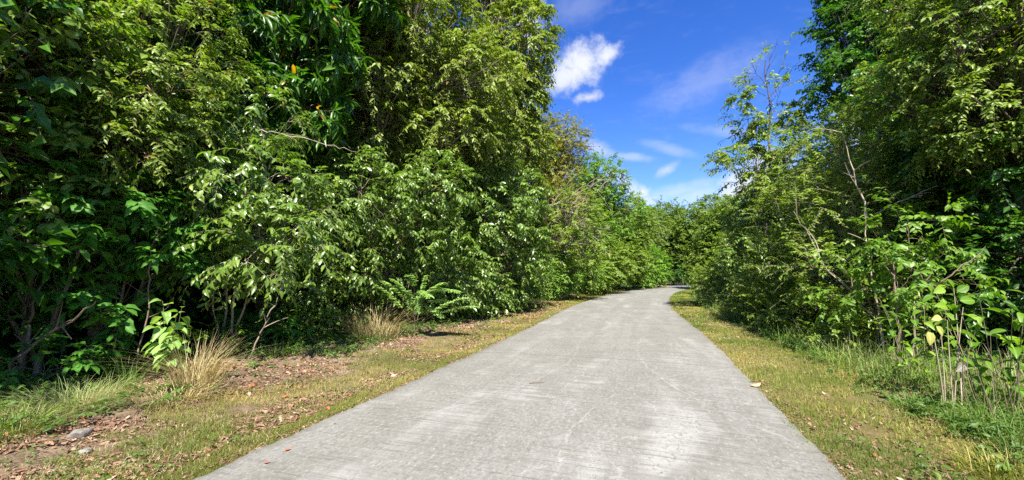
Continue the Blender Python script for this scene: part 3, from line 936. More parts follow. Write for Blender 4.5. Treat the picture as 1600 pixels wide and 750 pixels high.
def emergent(bt, bl):
    kd = dict(KINDS['small_light'], len=.19, hw=.2, n=10, L=1.0, droop=.3, hang=.3, mat='small_light')
    base_ = P(1197, 480, 17)
    top = P(1196, 95, 17)
    for ax, rr in branchlets(base_, top, 0, 5, r0=.065, wob=.03):
        bt.tubes(ax[None], rr[None], 8)
    tips = [((1196, 150), (1150, 125)), ((1197, 180), (1130, 195)), ((1197, 200), (1140, 215)), ((1196, 250), (1160, 235)), ((1198, 255), (1128, 262)), ((1198, 270), (1115, 243)),
            ((1196, 120), (1213, 60)), ((1196, 160), (1250, 95)), ((1197, 190), (1262, 150)), ((1197, 230), (1240, 180)), ((1196, 130), (1170, 95)), ((1197, 290), (1140, 285)), ((1197, 215), (1225, 130)),
            ((1197, 170), (1235, 60))]
    for k, (a, e) in enumerate(tips):
        pa, pe = P(*a, 17), P(*e, 17 + (k % 3 - 1) * .7)
        for ax, rr in branchlets(pa, pe, 5, 60 + k, r0=.017, side_len=.8):
            bt.tubes(ax[None], rr[None], 4)
            if k in (6, 7, 10, 11, 12, 13) and rng.random() < .7:
                continue
            m = 5
            P0 = ax[[5, 8, 11, 13, 15]]
            D = norm(np.repeat((ax[-1] - ax[0])[None], m, 0) / 1.0 + rng.normal(0, .3, (m, 3)) * np.linalg.norm(ax[-1] - ax[0]))
            sprays(bl, bt, P0, D, rng.uniform(.25, .6, m), dict(kd, n=6, len=.17), twig_r=.005)


plant('emergent_tree', at(1197, 17), [lobe(1205, 225, 17, .6, .6, .6), lobe(1200, 290, 17, .9, .8, .8), lobe(1160, 155, 16.8, .45, .4, .22), lobe(1185, 190, 16.9, .45, .4, .4), lobe(1140, 243, 16.8, .5, .4, .15), lobe(1235, 180, 17.2, .5, .5, .6), lobe(1170, 225, 17, .4, .4, .3)],
      'small_light', 'slender open tree with a thin dark stem and sparse twigs rising against the blue sky', 'tree', trunk=.03, bark='bark_dark', density=.75, size=1.6, solid=.6, extra=emergent)
plant('dark_crowned_tree', at(1420, 17.5), [lobe(1352, 60, 15.5, 1.7, 1.5, 1.8), lobe(1322, 130, 15.2, .9, .9, 1.2), lobe(1400, 10, 16, 2.2, 2, 2), lobe(1400, 130, 16, 1.8, 1.6, 1.8), lobe(1350, -40, 16, 1.6, 1.6, 1.5), lobe(1480, 60, 16, 2.5, 2, 2.5)],
      'deep', 'big tree with a dense dark green crown, to the right of the slender open tree', 'tree', trunk=.28, bark='bark_dark', size=1.1)
plant('scrub_thicket', at(1265, 14), [lobe(1240, 420, 12.6, 1.2, 1, 1.1), lobe(1250, 340, 13.2, 1.3, 1, 1.1), lobe(1290, 270, 13, 1.4, 1.1, 1.0), lobe(1215, 460, 13.4, 1.0, .8, .8), lobe(1255, 480, 12, .9, .8, .6), lobe(1190, 465, 15.5, 1, .8, .8)],
      'scrub', 'thin-leaved scrub bush in the sun between the right verge and the slender open tree', 'shrub', stems=5, spread=.8, trunk=.035, bark='bark_pale', crown_name='foliage', trunk_name='stems', size=1.2,
      extra=add_bare([((P(1290, 470, 11.5), P(1200, 300, 11.6), 8, 71), dict(r0=.014, side_len=1.0)), ((P(1300, 460, 11.5), P(1250, 280, 11.8), 8, 72), dict(r0=.014, side_len=1.0))]))
plant('scrub_thicket', at(1340, 11), [lobe(1330, 330, 9.8, 1.1, .9, 1.0), lobe(1320, 240, 10.5, 1.2, 1, .9), lobe(1300, 420, 9.8, .9, .8, .9), lobe(1380, 300, 9.8, 1.0, .9, .9), lobe(1380, 200, 10.8, 1.1, 1, .9), lobe(1305, 490, 9.8, .7, .6, .45), lobe(1400, 470, 9.0, .9, .7, .6)],
      'scrub', 'tall scrub bush threaded with long pale arching stems, below the dark crown', 'shrub', stems=5, spread=.8, trunk=.035, bark='bark_pale', crown_name='foliage', trunk_name='stems',
      extra=add_bare([((P(1355, 340, 8.6), P(1315, 205, 8.8), 3, 73), dict(r0=.020, side_len=.6, wob=.03)), ((P(1315, 207, 8.8), P(1270, 195, 8.9), 2, 74), dict(r0=.012, side_len=.4)),
                      ((P(1380, 540, 8.2), P(1353, 338, 8.6), 4, 75), dict(r0=.026, side_len=.7, wob=.03)), ((P(1360, 340, 8.6), P(1465, 290, 8.2), 4, 76), dict(r0=.014, side_len=.6)),
                      ((P(1370, 500, 8.3), P(1240, 330, 9), 6, 77), dict(r0=.014, side_len=.8))]))
plant('scrub_thicket', at(1400, 8.4), [lobe(1380, 410, 7.8, .7, .6, .7), lobe(1420, 360, 7.8, .7, .6, .7), lobe(1345, 460, 8.2, .7, .6, .5), lobe(1450, 420, 7.2, .55, .5, .5)],
      'thicket', 'young leafy thicket on several slim upright stems at the right verge', 'shrub', stems=6, spread=.7, trunk=.022, bark='bark', crown_name='foliage', trunk_name='stems',
      extra=add_bare([((P(1405, 570, 7.4), P(1395, 400, 7.5), 4, 81), dict(r0=.03, side_len=.4, wob=.03)), ((P(1322, 555, 8.6), P(1330, 430, 8.6), 3, 82), dict(r0=.03, side_len=.4, wob=.03)),
                      ((P(1420, 575, 7.2), P(1440, 420, 7.2), 4, 83), dict(r0=.018, side_len=.4)), ((P(1470, 440, 6.6), P(1540, 385, 6.4), 4, 84), dict(r0=.012, side_len=.3))]))
for px_, Y_, rr_, lab_ in ((1135, 19.5, .62, 'low pale weedy bush at the right verge, farthest before the yellowish green bush'),
                          (1168, 15.0, .55, 'low weedy bush beside the pale grass clump on the right verge'),
                          (1222, 11.6, .50, 'low leafy bush in front of the sunlit thin-leaved scrub'),
                          (1300, 8.9, .42, 'low leafy bush at the foot of the scrub with arching stems')):
    plant('low_bush', at(px_ + 8, Y_ + .4), [(at(px_, Y_)[0], Y_, .38, rr_, rr_, .42), (at(px_, Y_)[0] + .3, Y_ + .9, .6, rr_, rr_, .6)], 'scrub', lab_, 'shrub', 'low bushes along the right verge',
          stems=4, spread=.4, trunk=.012, crown_name='foliage', trunk_name='stems', size=1.1, density=.9, bark='stem_green')
plant('overhanging_tree', at(1640, 8.5), [lobe(1520, 60, 7.4, 1.2, 1.1, 1.0), lobe(1440, 130, 8.4, .95, .9, .7), lobe(1580, 160, 7.0, .9, .9, .7), lobe(1600, -40, 7.0, 1.5, 1.3, 1.1), lobe(1480, -60, 8.5, 1.6, 1.3, 1.2), lobe(1500, 210, 7.8, .8, .7, .5)],
      'small_light', 'leaning tree spreading fine olive leaves over the top right corner of the photo', 'tree', trunk=.15, bark='bark_dark', size=1.1,
      extra=add_bare([((P(1640, 10, 6.6), P(1480, 90, 6.9), 8, 91), dict(r0=.03, side_len=.9, wob=.03))]))
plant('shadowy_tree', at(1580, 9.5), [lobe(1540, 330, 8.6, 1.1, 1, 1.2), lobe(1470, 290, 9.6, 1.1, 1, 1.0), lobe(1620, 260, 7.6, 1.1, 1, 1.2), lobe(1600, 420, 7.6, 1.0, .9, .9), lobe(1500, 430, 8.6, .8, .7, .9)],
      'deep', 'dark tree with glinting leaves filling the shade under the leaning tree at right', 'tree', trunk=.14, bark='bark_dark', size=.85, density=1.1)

# --- the wood behind, both sides: dim trees sharing two meshes
KINDS['back']['mat'] = 'deep'


def copy_thing(src, loc, rz, scl, label, group):
    r = src.copy()
    COL.objects.link(r)
    r.location = loc
    r.rotation_euler = (0, 0, rz)
    r.scale = (scl, scl, scl)
    r['label'] = label
    r['group'] = group
    for ch in list(src.children):
        c_ = ch.copy()
        COL.objects.link(c_)
        c_.parent = r
    return r


LB = 'dim tree deep in the shaded wood behind the left roadside growth'
RB = 'dim tree deep in the shaded wood behind the right roadside growth'
x0, y0 = -9.5, 8.0
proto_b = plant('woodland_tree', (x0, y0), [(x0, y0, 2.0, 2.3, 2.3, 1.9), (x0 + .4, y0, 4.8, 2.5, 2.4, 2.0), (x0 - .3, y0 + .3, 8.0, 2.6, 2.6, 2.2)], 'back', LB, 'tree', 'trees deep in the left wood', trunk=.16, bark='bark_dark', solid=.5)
left_spots = [(-8.6, 4.4), (-9.0, 11.5), (-12.5, 6), (-12.6, 10.5), (-8.2, 15), (-12.0, 15.5), (-6.8, 18.5), (-5.5, 22), (-10, 21), (-3.2, 26.5), (-7.5, 28), (-1.2, 31), (1.5, 36), (-4, 36), (4.5, 42), (8.5, 49), (3, 50), (13, 57), (-12.5, 2), (-8.6, 1), (14, 66), (22, 74), (-16, 9), (-16, 15), (-9.5, 18), (-6.5, 24.5), (-12, 13), (-13, 20), (-4.5, 27)]
for k, (x, y) in enumerate(left_spots):
    copy_thing(proto_b, (x, y, gz(x, y)), k * 1.9, (1.6 if k >= 24 else .85 + .3 * ((k * 37) % 10) / 10), LB, 'trees deep in the left wood')
right_spots = [(10.8, 5), (9.8, 9), (13.5, 8), (13, 12), (11.8, 15.5), (16, 15), (16.5, 19.5), (18, 21), (17, 27), (21, 31), (24, 38), (28, 36), (31, 46), (36, 52), (34, 62), (42, 66), (10.5, 1), (30, 72), (38, 76), (26.5, 80), (33, 84), (22.5, 84), (41, 86), (28, 90)]
for k, (x, y) in enumerate(right_spots):
    copy_thing(proto_b, (x + 1.6, y, gz(x + 1.6, y)), k * 2.3 + 1, .70 + .25 * ((k * 53) % 10) / 10, RB, 'trees deep in the right wood')


# ------------------------------------------------------------------ grass and small plants
def blades(buf, pos, h, wd, lean, az, tint=None, bend=1.0):
    """Tapered bent grass blades, three segments each."""
    N = len(pos)
    d = np.stack([np.cos(az), np.sin(az), np.zeros(N)], 1)
    s = np.stack([-np.sin(az + rng.normal(0, .5, N)), np.cos(az), np.zeros(N)], 1)
    t4 = np.array([0, .4, .75, 1.0])
    rows = []
    for k, t_ in enumerate(t4):
        c_ = pos + d * (lean * h * t_ ** (1 + bend))[:, None] + np.array([0, 0, 1.]) * (h * (t_ - .35 * np.clip(lean, 0, 1.6) * t_ ** 2.2))[:, None]
        if k < 3:
            ww = wd * (1 - t_ * .7)
            rows += [c_ - s * ww[:, None], c_ + s * ww[:, None]]
        else:
            rows.append(c_)
    V_ = np.stack(rows, 1)
    F_ = np.array([[0, 1, 3], [0, 3, 2], [2, 3, 5], [2, 5, 4], [4, 5, 6]])[None] + (np.arange(N) * 7)[:, None, None]
    buf.add(V_, F_, np.repeat(rng.random(N) if tint is None else tint, 7), np.zeros(N * 7))


def strip_points(n, ylo, yhi, dlo, dhi, sd_, power=1.0):
    """Random ground points beside the road: y along it, d beyond its edge, more of them near the camera."""
    yq = ylo + (yhi - ylo) * rng.random(n) ** power
    dq = rng.uniform(dlo, dhi, n)
    k = np.clip(np.searchsorted(yy, yq), 1, len(yy) - 1)
    off = ROAD_W / 2 + dq
    p = cen[k] + (yq - yy[k])[:, None] * tan[k] + nr[k] * (sd_ * off)[:, None] if not np.isscalar(sd_) else cen[k] + (yq - yy[k])[:, None] * tan[k] + nr[k] * (sd_ * off)[:, None]
    return p[:, 0], p[:, 1], dq


def grass_strip(name, n, dlo, dhi, sd_, hmin, hmax, mat, thr, wid, seed, ylo=1.5, yhi=62, cut=None):
    x, y, dq = strip_points(n, ylo, yhi, dlo, dhi, sd_, 2.2)
    nz = vnoise(x, y, 1.6, seed) * .6 + vnoise(x, y, 5, seed + 1) * .4
    keep = nz > thr + (0 if cut is None else np.clip((dq - cut) * .5, 0, .5))
    x, y, nz = x[keep], y[keep], nz[keep]
    far = np.clip(y / 8, 1, 5)
    z = ground_z(x, y)
    h = rng.uniform(hmin, hmax, len(x)) * (.5 + nz) * (1 + .12 * (far - 1))
    bb = Buf()
    blades(bb, np.stack([x, y, z - .005], 1), h, wid * far * rng.uniform(.7, 1.3, len(x)), rng.uniform(.1, 1.1, len(x)), rng.random(len(x)) * 6.28,
           tint=np.clip(rng.normal(.55, .25, len(x)) + (vnoise(x, y, .9, seed + 3) - .5) * 1.3 + (vnoise(x, y, 3.3, seed + 4) - .5) * .5, 0, 1))
    o = link(name, bb.mesh(name, M[mat]))
    o['kind'] = 'stuff'
    return o


def stuff_label(o, lab, cat):
    o['label'] = lab
    o['category'] = cat


stuff_label(grass_strip('verge_grass', 230000, -.09, 2.4, -1, .02, .065, 'grass', .25, .0024, 21, cut=1.2), 'short yellowish grass in patches along the left road edge', 'grass')
stuff_label(grass_strip('verge_grass', 210000, -.09, 2.9, 1, .025, .09, 'grass_mixed', .24, .0026, 31, cut=2.0), 'short green and straw grass along the right road edge', 'grass')
stuff_label(grass_strip('dry_grass', 80000, .2, 3.4, -1, .015, .055, 'straw', .38, .0024, 81), 'matted straw-coloured dead grass between the litter on the left bank', 'dry grass')
stuff_label(grass_strip('dry_grass', 45000, .1, 2.8, 1, .015, .055, 'straw', .52, .0024, 83), 'matted straw-coloured dead grass patches on the right verge', 'dry grass')
stuff_label(grass_strip('tall_grass', 12000, 1.7, 3.6, 1, .2, .65, 'wire', .45, .003, 91, ylo=2.5, yhi=50), 'thin pale tall grass standing against the right bushes', 'grass')
stuff_label(grass_strip('tall_grass', 34000, 1.5, 4.2, 1, .10, .42, 'grass_green', .34, .0035, 41, ylo=1.5, yhi=45), 'taller green grass growing at the foot of the right bushes', 'grass')
stuff_label(grass_strip('tall_grass', 9000, 3.2, 4.8, -1, .06, .20, 'grass_green', .56, .003, 51, ylo=1.5, yhi=55), 'taller green grass at the foot of the left shrubs', 'grass')


def litter(name, n, dlo, dhi, sd_, thr, seed, ylo=1.5, yhi=30, size=(.025, .075)):
    x, y, dq = strip_points(n, ylo, yhi, dlo, dhi, sd_, 1.9)
    keep = vnoise(x, y, 1.2, seed) * .6 + vnoise(x, y, 4, seed + 1) * .4 > thr
    x, y = x[keep], y[keep]
    N = len(x)
    z = ground_z(x, y) + rng.uniform(.004, .02, N)
    a = rng.random(N) * 6.28
    bb = Buf()
    ln = rng.uniform(*size, N) * np.clip(y / 9, 1, 2) * np.where(rng.random(N) < .05, 1.9, 1)
    bb.leaves(np.stack([x, y, z], 1), np.stack([np.cos(a), np.sin(a), rng.normal(0, .15, N)], 1), np.array([0, 0, 1.]) + rng.normal(0, .35, (N, 3)), ln, ln * rng.uniform(.06, .36, N), LEAF8, curl=rng.uniform(-2, 3, N))
    o = link(name, bb.mesh(name, M['litter']))
    o['kind'] = 'stuff'
    return o


stuff_label(litter('leaf_litter', 85000, .4, 4.2, -1, .43, 61, size=(.018, .07)), 'dry brown fallen leaves scattered over the left bank', 'leaf litter')
stuff_label(litter('leaf_litter', 16000, .3, 3.6, 1, .40, 63, size=(.018, .065)), 'sparse brown fallen leaves in the right verge grass', 'leaf litter')
stuff_label(litter('edge_litter', 7500, -.14, .20, -1, .38, 65, size=(.02, .05)), 'reddish dead leaves gathered along the left road edge', 'leaf litter')
stuff_label(litter('edge_litter', 6000, -.12, .22, 1, .38, 67, size=(.02, .05)), 'reddish dead leaves gathered along the right road edge', 'leaf litter')


def cover(name, n, dlo, dhi, sd_, thr, seed, label, size=1.0, ylo=1.5, yhi=55):
    x, y, dq = strip_points(n, ylo, yhi, dlo, dhi, sd_, 1.7)
    keep = vnoise(x, y, .8, seed) * .6 + vnoise(x, y, 3, seed + 1) * .4 > thr
    x, y = x[keep], y[keep]
    N = len(x)
    P0 = np.stack([x, y, ground_z(x, y)], 1)
    D = norm(np.stack([rng.normal(0, .6, N), rng.normal(0, .6, N), rng.uniform(.5, 1.3, N)], 1))
    bb = Buf()
    kd = dict(len=.06 * size, hw=.30, n=8, L=1, droop=.4, hang=.1, tm=LEAF8)
    sprays(bb, None, P0, D, rng.uniform(.12, .40, N), kd)
    o = link(name, bb.mesh(name, M['cover']))
    o['kind'] = 'stuff'
    stuff_label(o, label, 'ground cover')


cover('ground_cover', 10000, 2.2, 5.0, -1, .38, 71, 'low creeping green plants below the left shrubs')
cover('verge_weeds', 2600, .3, 2.2, 1, .52, 75, 'tiny broad-leaved weeds dotted through the right verge grass', .5)
cover('verge_weeds', 1800, .3, 2.4, -1, .54, 77, 'tiny broad-leaved weeds dotted through the left verge grass', .5)
cover('ground_cover', 10500, 1.4, 4.6, 1, .34, 73, 'low leafy weeds under the right bushes', 1.0)


def tuft(px, py, n, h, rad, mat, label, lean=(.2, 1.2), wd=.004, cat='grass tuft', name='grass_tuft', mix=None, group=None):
    p = gnd(px, py)
    p[2] = gz(p[0], p[1])
    root_o = None
    bb = Buf()
    a = rng.random(n) * 6.28
    r_ = rad * np.sqrt(rng.random(n))
    pos_ = np.stack([np.cos(a) * r_, np.sin(a) * r_, np.full(n, -.01)], 1)
    blades(bb, pos_, h * rng.uniform(.45, 1.1, n), wd * rng.uniform(.6, 1.3, n), rng.uniform(*lean, n), a + rng.normal(0, .5, n), bend=.9)
    return thing(name, p, label, cat, group, bb.mesh(name, M[mat]))


tuft(115, 650, 900, .42, .38, 'wire', 'bushy tuft of fine pale green grass arching over the leaf litter, far left', lean=(.4, 1.9), wd=.0022)
tuft(20, 690, 500, .36, .30, 'wire', 'fine pale grass tuft at the lower left corner of the photo', lean=(.4, 1.8), wd=.0024)
tuft(190, 618, 60, .55, .18, 'grass_green', 'loose tuft of long green blades just left of the pale seedling', lean=(.2, 1.3), wd=.006)
tuft(305, 615, 380, .85, .24, 'straw', 'upright straw-coloured dead grass tuft right beside the pale seedling', lean=(.15, 1.4), wd=.0035, name='dry_grass_tuft')
tuft(268, 632, 420, .34, .42, 'straw', 'flattened mat of dead grass under the pale seedling', lean=(.8, 2.2), wd=.004, name='dry_grass_tuft')
tuft(440, 562, 90, .45, .22, 'grass_green', 'green bladed grass tuft in the shade between the two dry clumps', lean=(.3, 1.4), wd=.008)
tuft(500, 558, 500, .22, .40, 'wire', 'low spreading mound of fine grass on the bank before the big dry clump', lean=(.6, 2.0), wd=.0028)
tuft(588, 533, 420, 1.0, .50, 'straw', 'large straw-coloured dead grass clump leaning under the feathery bush', lean=(.15, 1.7), wd=.005, name='dry_grass_tuft')
tuft(560, 525, 130, .75, .3, 'straw', 'thinner dead grass clump just left of the large one', lean=(.2, 1.8), wd=.005, name='dry_grass_tuft')
tuft(1540, 668, 150, .34, .16, 'grass_green', 'bright green strappy grass tuft near the lower right corner', lean=(.4, 1.8), wd=.006)
tuft(1430, 640, 120, .26, .2, 'grass_green', 'small green grass tuft in the litter left of the strappy tuft', lean=(.4, 1.5), wd=.004)
tuft(1575, 740, 260, .28, .3, 'grass', 'yellowing grass tuft at the very bottom right corner', lean=(.3, 1.7), wd=.004)
tuft(1118, 478, 420, .8, .9, 'wire', 'tall pale grass clump on the right verge nearest the road bend', lean=(.2, .9), wd=.012)
tuft(1150, 500, 420, .65, .6, 'wire', 'tall pale grass clump on the right verge, second from the road bend', lean=(.2, .9), wd=.008)
tuft(860, 470, 420, .45, .7, 'wire', 'pale grass clump by the low rounded bush at the left verge', lean=(.2, 1.0), wd=.010)
tuft(1265, 525, 300, .6, .5, 'grass_green', 'tall green grass clump against the sunny scrub bush', lean=(.2, 1.0), wd=.007)


def herb(name, px, py, H, nst, leaf_len, hw, per, mat, label, cat='plant', lean_=.25, stem='stem_green', spreadr=.08, top=.25, hang=.25, r_=.006, tilt=(0, 0), extra_leaves=None):
    p = gnd(px, py)
    p[2] = gz(p[0], p[1])
    root = thing(name, p, label, cat)
    bt, bl = Buf(), Buf()
    for s_ in range(nst):
        a = rng.random() * 6.28
        hgt = H * rng.uniform(.65, 1.05)
        b0 = np.array([math.cos(a) * spreadr, math.sin(a) * spreadr, -.02])
        e0 = b0 + np.array([math.cos(a) * lean_ * hgt + tilt[0] * hgt, math.sin(a) * lean_ * hgt + tilt[1] * hgt, hgt])
        m0 = b0 * .5 + e0 * .5 + np.array([-math.cos(a), -math.sin(a), 0]) * lean_ * hgt * .25
        ax = bez(b0, m0, e0, 12)
        bt.tubes(ax[None], (r_ * np.linspace(1, .4, 12))[None], 6)
        for j in range(per):
            t_ = top + (1 - top) * (j + .6) / per
            q = ax[0] * 0 + np.array([np.interp(t_, np.linspace(0, 1, 12), ax[:, c_]) for c_ in range(3)])
            aa = j * 2.4 + s_ + rng.normal(0, .3)
            dd = np.array([math.cos(aa), math.sin(aa), .25 + .6 * (t_ > .9)])
            pet = q + dd * .035
            bt.tubes(np.stack([q, q * .5 + pet * .5 + [0, 0, .004], pet])[None], np.array([[.0022, .002, .0018]]), 4)
            ln = leaf_len * rng.uniform(.6, 1.15) * (1 - .35 * (t_ > .92))
            bl.leaves(pet[None], (dd - np.array([0, 0, hang]))[None], (np.array([0, 0, 1.]) + rng.normal(0, .22, 3))[None], ln, ln * hw, LEAFB, curl=np.array([rng.uniform(.6, 2.2)]))
    part('stems', bt, M[stem], root, True, local=True)
    part('leaves', bl, M[mat], root, True, local=True)
    return root


herb('seedling', 262, 606, 1.15, 7, .20, .29, 12, 'seedling', 'pale green broad-leaved seedling standing in sun before the dark shrubs', r_=.006, lean_=.2, spreadr=.06, hang=.5)
herb('seedling', 25, 600, .35, 4, .16, .3, 6, 'understory', 'dark green low seedling in the shade at the left edge', r_=.005, lean_=.5)
herb('seedling', 1475, 735, .12, 3, .08, .3, 5, 'cover', 'tiny bright weed in the grass near the bottom right', r_=.003, lean_=.6)
herb('seedling', 1445, 700, .14, 3, .07, .3, 5, 'cover', 'tiny bright weed beside the litter below the yellow-leaved sapling', r_=.003, lean_=.6)
herb('seedling', 1268, 548, .4, 4, .12, .3, 7, 'seedling', 'small green seedling at the foot of the sunny scrub on the right', r_=.005, lean_=.4)
herb('sapling', 1568, 645, 1.45, 9, .18, .26, 12, 'bright', 'leafy bright green sapling leaning in at the right edge', r_=.007, lean_=.24, spreadr=.2, top=.12, hang=.4)
herb('sapling', 1440, 602, 1.2, 6, .14, .30, 12, 'bright', 'upright leafy sapling between the thicket and the yellow-leaved one', r_=.007, lean_=.2, spreadr=.15, top=.12, hang=.4)
herb('seedling', 1595, 600, .5, 5, .13, .3, 7, 'understory', 'dark leafy seedling in shade at the right edge behind the bright sapling', r_=.006, lean_=.4)


def yellow_sapling():
    p = gnd(1490, 645)
    p[2] = gz(p[0], p[1])
    root = thing('sapling', p, 'thin sapling with a few large yellow leaves and one withered pale leaf', 'plant')
    bt, bl, bw = Buf(), Buf(), Buf()
    Yq = p[1]
    tips = [P(1458, 520, Yq), P(1470, 515, Yq + .1), P(1480, 500, Yq), P(1505, 480, Yq + .15), P(1490, 450, Yq + .2)]
    for k, e in enumerate(tips):
        b0 = p + np.array([.05 * k - .1, .04 * (k % 2), -.02])
        m0 = b0 * .5 + e * .5 + rng.normal(0, .03, 3)
        ax = bez(b0, m0, e, 12)
        bt.tubes(ax[None], (.008 * np.linspace(1, .45, 12))[None], 6)
    def lf(buf, px, py, dx, dz, ln, hw, Yo=0):
        q = P(px, py, Yq + Yo)
        buf.leaves(q[None], np.array([[dx, -.25, dz]]), np.array([[.15, -.9, .45]]), ln, ln * hw, LEAFB, curl=np.array([.8]))
    for q_ in ((1450, 518, .1, -1, .16, .42), (1463, 510, .6, -.9, .13, .4), (1470, 495, -1, -.2, .12, .3)):
        one = Buf()
        lf(one, *q_)
        part('yellow_leaf', one, M['yellow'], root, True)['label'] = 'large yellow leaf'
    lf(bw, 1508, 570, -1, -.55, .14, .30)
    for q_ in ((1470, 505, .9, -.5, .15), (1480, 480, -.9, .2, .16), (1500, 470, 1, .1, .17), (1490, 450, -.4, .6, .14), (1500, 560, 1, -.35, .18), (1510, 565, .9, -.1, .18), (1495, 455, .7, .4, .15), (1475, 450, -.9, -.3, .15)):
        lf(bl, q_[0], q_[1], q_[2], q_[3], q_[4], .32, rng.uniform(-.05, .2))
    part('stems', bt, M['bark_pale'], root, True)
    part('leaves', bl, M['bright'], root, True)
    a = part('withered_leaf', bw, M['pale'], root, True); a['label'] = 'withered pale grey leaf'


yellow_sapling()


def stem_cluster():
    p = gnd(1592, 668)
    p[2] = gz(p[0], p[1])
    bb = Buf()
    n = 30
    b0 = np.stack([rng.uniform(-.35, .35, n), rng.uniform(-.2, .3, n), np.full(n, -.02)], 1)
    e0 = b0 + np.stack([rng.normal(0, .16, n), rng.normal(0, .12, n), rng.uniform(.45, .95, n)], 1)
    m0 = (b0 + e0) / 2 + rng.normal(0, .05, (n, 3))
    m0 += rng.normal(0, .08, (n, 3))
    bb.tubes(bez_v(b0, m0, e0, 9), .0042 * np.linspace(1, .5, 9)[None] * rng.uniform(.6, 1.5, (n, 1)), 5)
    thing('dry_stem_cluster', p, 'cluster of upright dry brown stems at the right edge of the photo', 'dry stems', None, bb.mesh('dry_stem_cluster', M['bark'], True))


stem_cluster()


def feathery_bush():
    """Low bush with layered pinnate fronds reaching right over the dry clump."""
    p = gnd(648, 527)
    p[2] = gz(p[0], p[1])
    root = thing('feathery_bush', p, 'bush with flat feathery pale green fronds reaching over the dry grass clump', 'shrub')
    bt, bl = Buf(), Buf()
    Yq = p[1] - .35
    tips = [(590, 447), (615, 438), (640, 432), (665, 433), (690, 442), (715, 455), (742, 478), (700, 470), (670, 462), (635, 455), (690, 492), (655, 485), (725, 465), (600, 440)]
    for k, (a, c_) in enumerate(tips):
        src = P(650 + (a - 650) * .15, 500 - 20 * (k % 3), Yq + .1)
        e = P(a, c_, Yq - .35 + .5 * (k % 4) / 3)
        m = (src + e) / 2 + np.array([0, 0, .18])
        ax = bez(src, m, e, 15)
        bt.tubes(ax[None], (.007 * np.linspace(1, .25, 15))[None], 5)
        for j in range(4, 15):
            tg = norm(ax[j] - ax[j - 1])
            sdv = norm(np.cross(tg, [0, 0, 1.]))
            for sg in (-1, 1):
                Lf = .17 * (1.15 - abs(j / 14 - .55))
                dv = norm(tg * .6 + sdv * sg + np.array([0, 0, -.03]) + rng.normal(0, .12, 3))
                n_ = 8
                u_ = (np.arange(n_) + .5) / n_
                pp = ax[j] + dv * (Lf * u_)[:, None] - np.array([0, 0, 1.]) * (Lf * .25 * u_ ** 2)[:, None]
                bt.tubes(np.stack([ax[j], ax[j] + dv * Lf * .5, pp[-1]])[None], np.array([[.0018, .0014, .001]]), 3)
                s2 = norm(np.cross(dv, [0, 0, 1.]))
                for s3 in (-1, 1):
                    bl.leaves(pp, np.repeat((s2 * s3 + dv * .4)[None], n_, 0), np.array([0, 0, 1.]) + rng.normal(0, .15, (n_, 3)), .058, .017, LEAF4)
    bt.tubes(bez(p - [0, 0, .05], p + [0.0, -.05, .3], P(650, 490, Yq + .1), 15)[None], (.014 * np.linspace(1, .6, 15))[None], 6)
    part('stems', bt, M['bark'], root, True)
    part('fronds', bl, M['fern'], root)


feathery_bush()


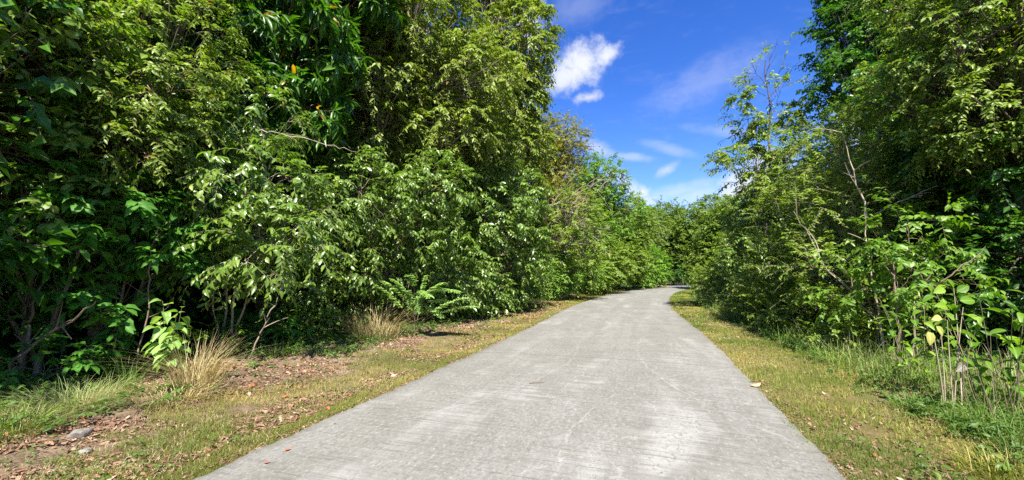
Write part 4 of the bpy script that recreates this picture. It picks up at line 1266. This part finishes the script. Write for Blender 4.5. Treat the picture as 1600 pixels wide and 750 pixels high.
# ------------------------------------------------------------------ stones, leaves and a twig on and beside the road
def stone(px, py, sx, sy, sz, seed, label):
    rg = np.random.default_rng(seed)
    import bmesh
    bm = bmesh.new()
    bmesh.ops.create_icosphere(bm, subdivisions=3, radius=1)
    ds = rg.normal(size=(9, 3)); ds /= np.linalg.norm(ds, axis=1, keepdims=True)
    for v in bm.verts:
        c0 = np.array(v.co)
        for d_ in ds:
            k_ = c0 @ d_
            if k_ > .72:
                c0 = c0 - d_ * (k_ - .72) * .85
        v.co = Vector((c0[0] * sx, c0[1] * sy, c0[2] * sz))
    me = bpy.data.meshes.new('stone')
    bm.to_mesh(me); bm.free()
    me.materials.append(M['stone'])
    p = gnd(px, py)
    o = thing('stone', (p[0], p[1], gz(p[0], p[1]) + sz * .25), label, 'stone', None, me)
    o.rotation_euler = (0, 0, rg.random() * 6)


stone(122, 686, .13, .08, .06, 1, 'pale flat stone lying in leaf litter at lower left')
stone(85, 668, .07, .05, .04, 2, 'small grey stone behind the pale flat one')
stone(262, 628, .10, .05, .03, 3, 'grey slab of stone under the seedling')
stone(133, 703, .06, .05, .04, 4, 'dark stone just in front of the pale flat one')


def fallen(px, py, ln, hw, ang, mat, label, z=.07, name='fallen_leaf'):
    p = gnd(px, py)
    d_, _ = road_dist(np.array([p[0]]), np.array([p[1]]))
    zr = gz(p[0], p[1]) + .015
    if d_[0] < 0:
        lat = (d_[0] + ROAD_W / 2) / ROAD_W / .47
        zr = .034 + .03 * (1 - min(1, lat) ** 2) + .006
    bb = Buf()
    bb.leaves(np.zeros((1, 3)), np.array([[math.cos(ang), math.sin(ang), .05]]), np.array([[0.05, 0, 1.]]), ln, ln * hw, LEAFB, curl=np.array([-.5]))
    th = thing(name, (p[0], p[1], zr + .01), label, 'leaf', None, bb.mesh(name, M[mat], True))
    return th


fallen(1174, 608, .16, .34, 0.2, 'tan_leaf', 'large tan leaf lying near the right road edge')
fallen(444, 713, .055, .30, 0.9, 'red_leaf', 'small red leaf on the concrete, upper of two at lower left')
fallen(411, 733, .05, .28, 0.3, 'red_leaf', 'small red leaf on the concrete, lower of two at lower left')
fallen(438, 622, .10, .30, 0.6, 'red_leaf', 'dark red leaf in the verge grass left of the road')
fallen(196, 634, .15, .33, 0.1, 'red_leaf', 'bright orange-red leaf in the litter right of the fine grass tuft')
fallen(521, 668, .025, .3, 0.4, 'red_leaf', 'tiny dark leaf alone on the road near its left edge')
tb = Buf()
tw = bez(np.array([-.10, -.03, 0.]), np.array([0, .0, .014]), np.array([.10, .03, .0]), 9)
tb.tubes(tw[None], (.007 * np.linspace(1, .5, 9))[None], 6)
pt = gnd(838, 606)
thing('twig', (pt[0], pt[1], .073), 'short brown twig lying on the concrete road', 'twig', None, tb.mesh('twig', M['bark'], True))
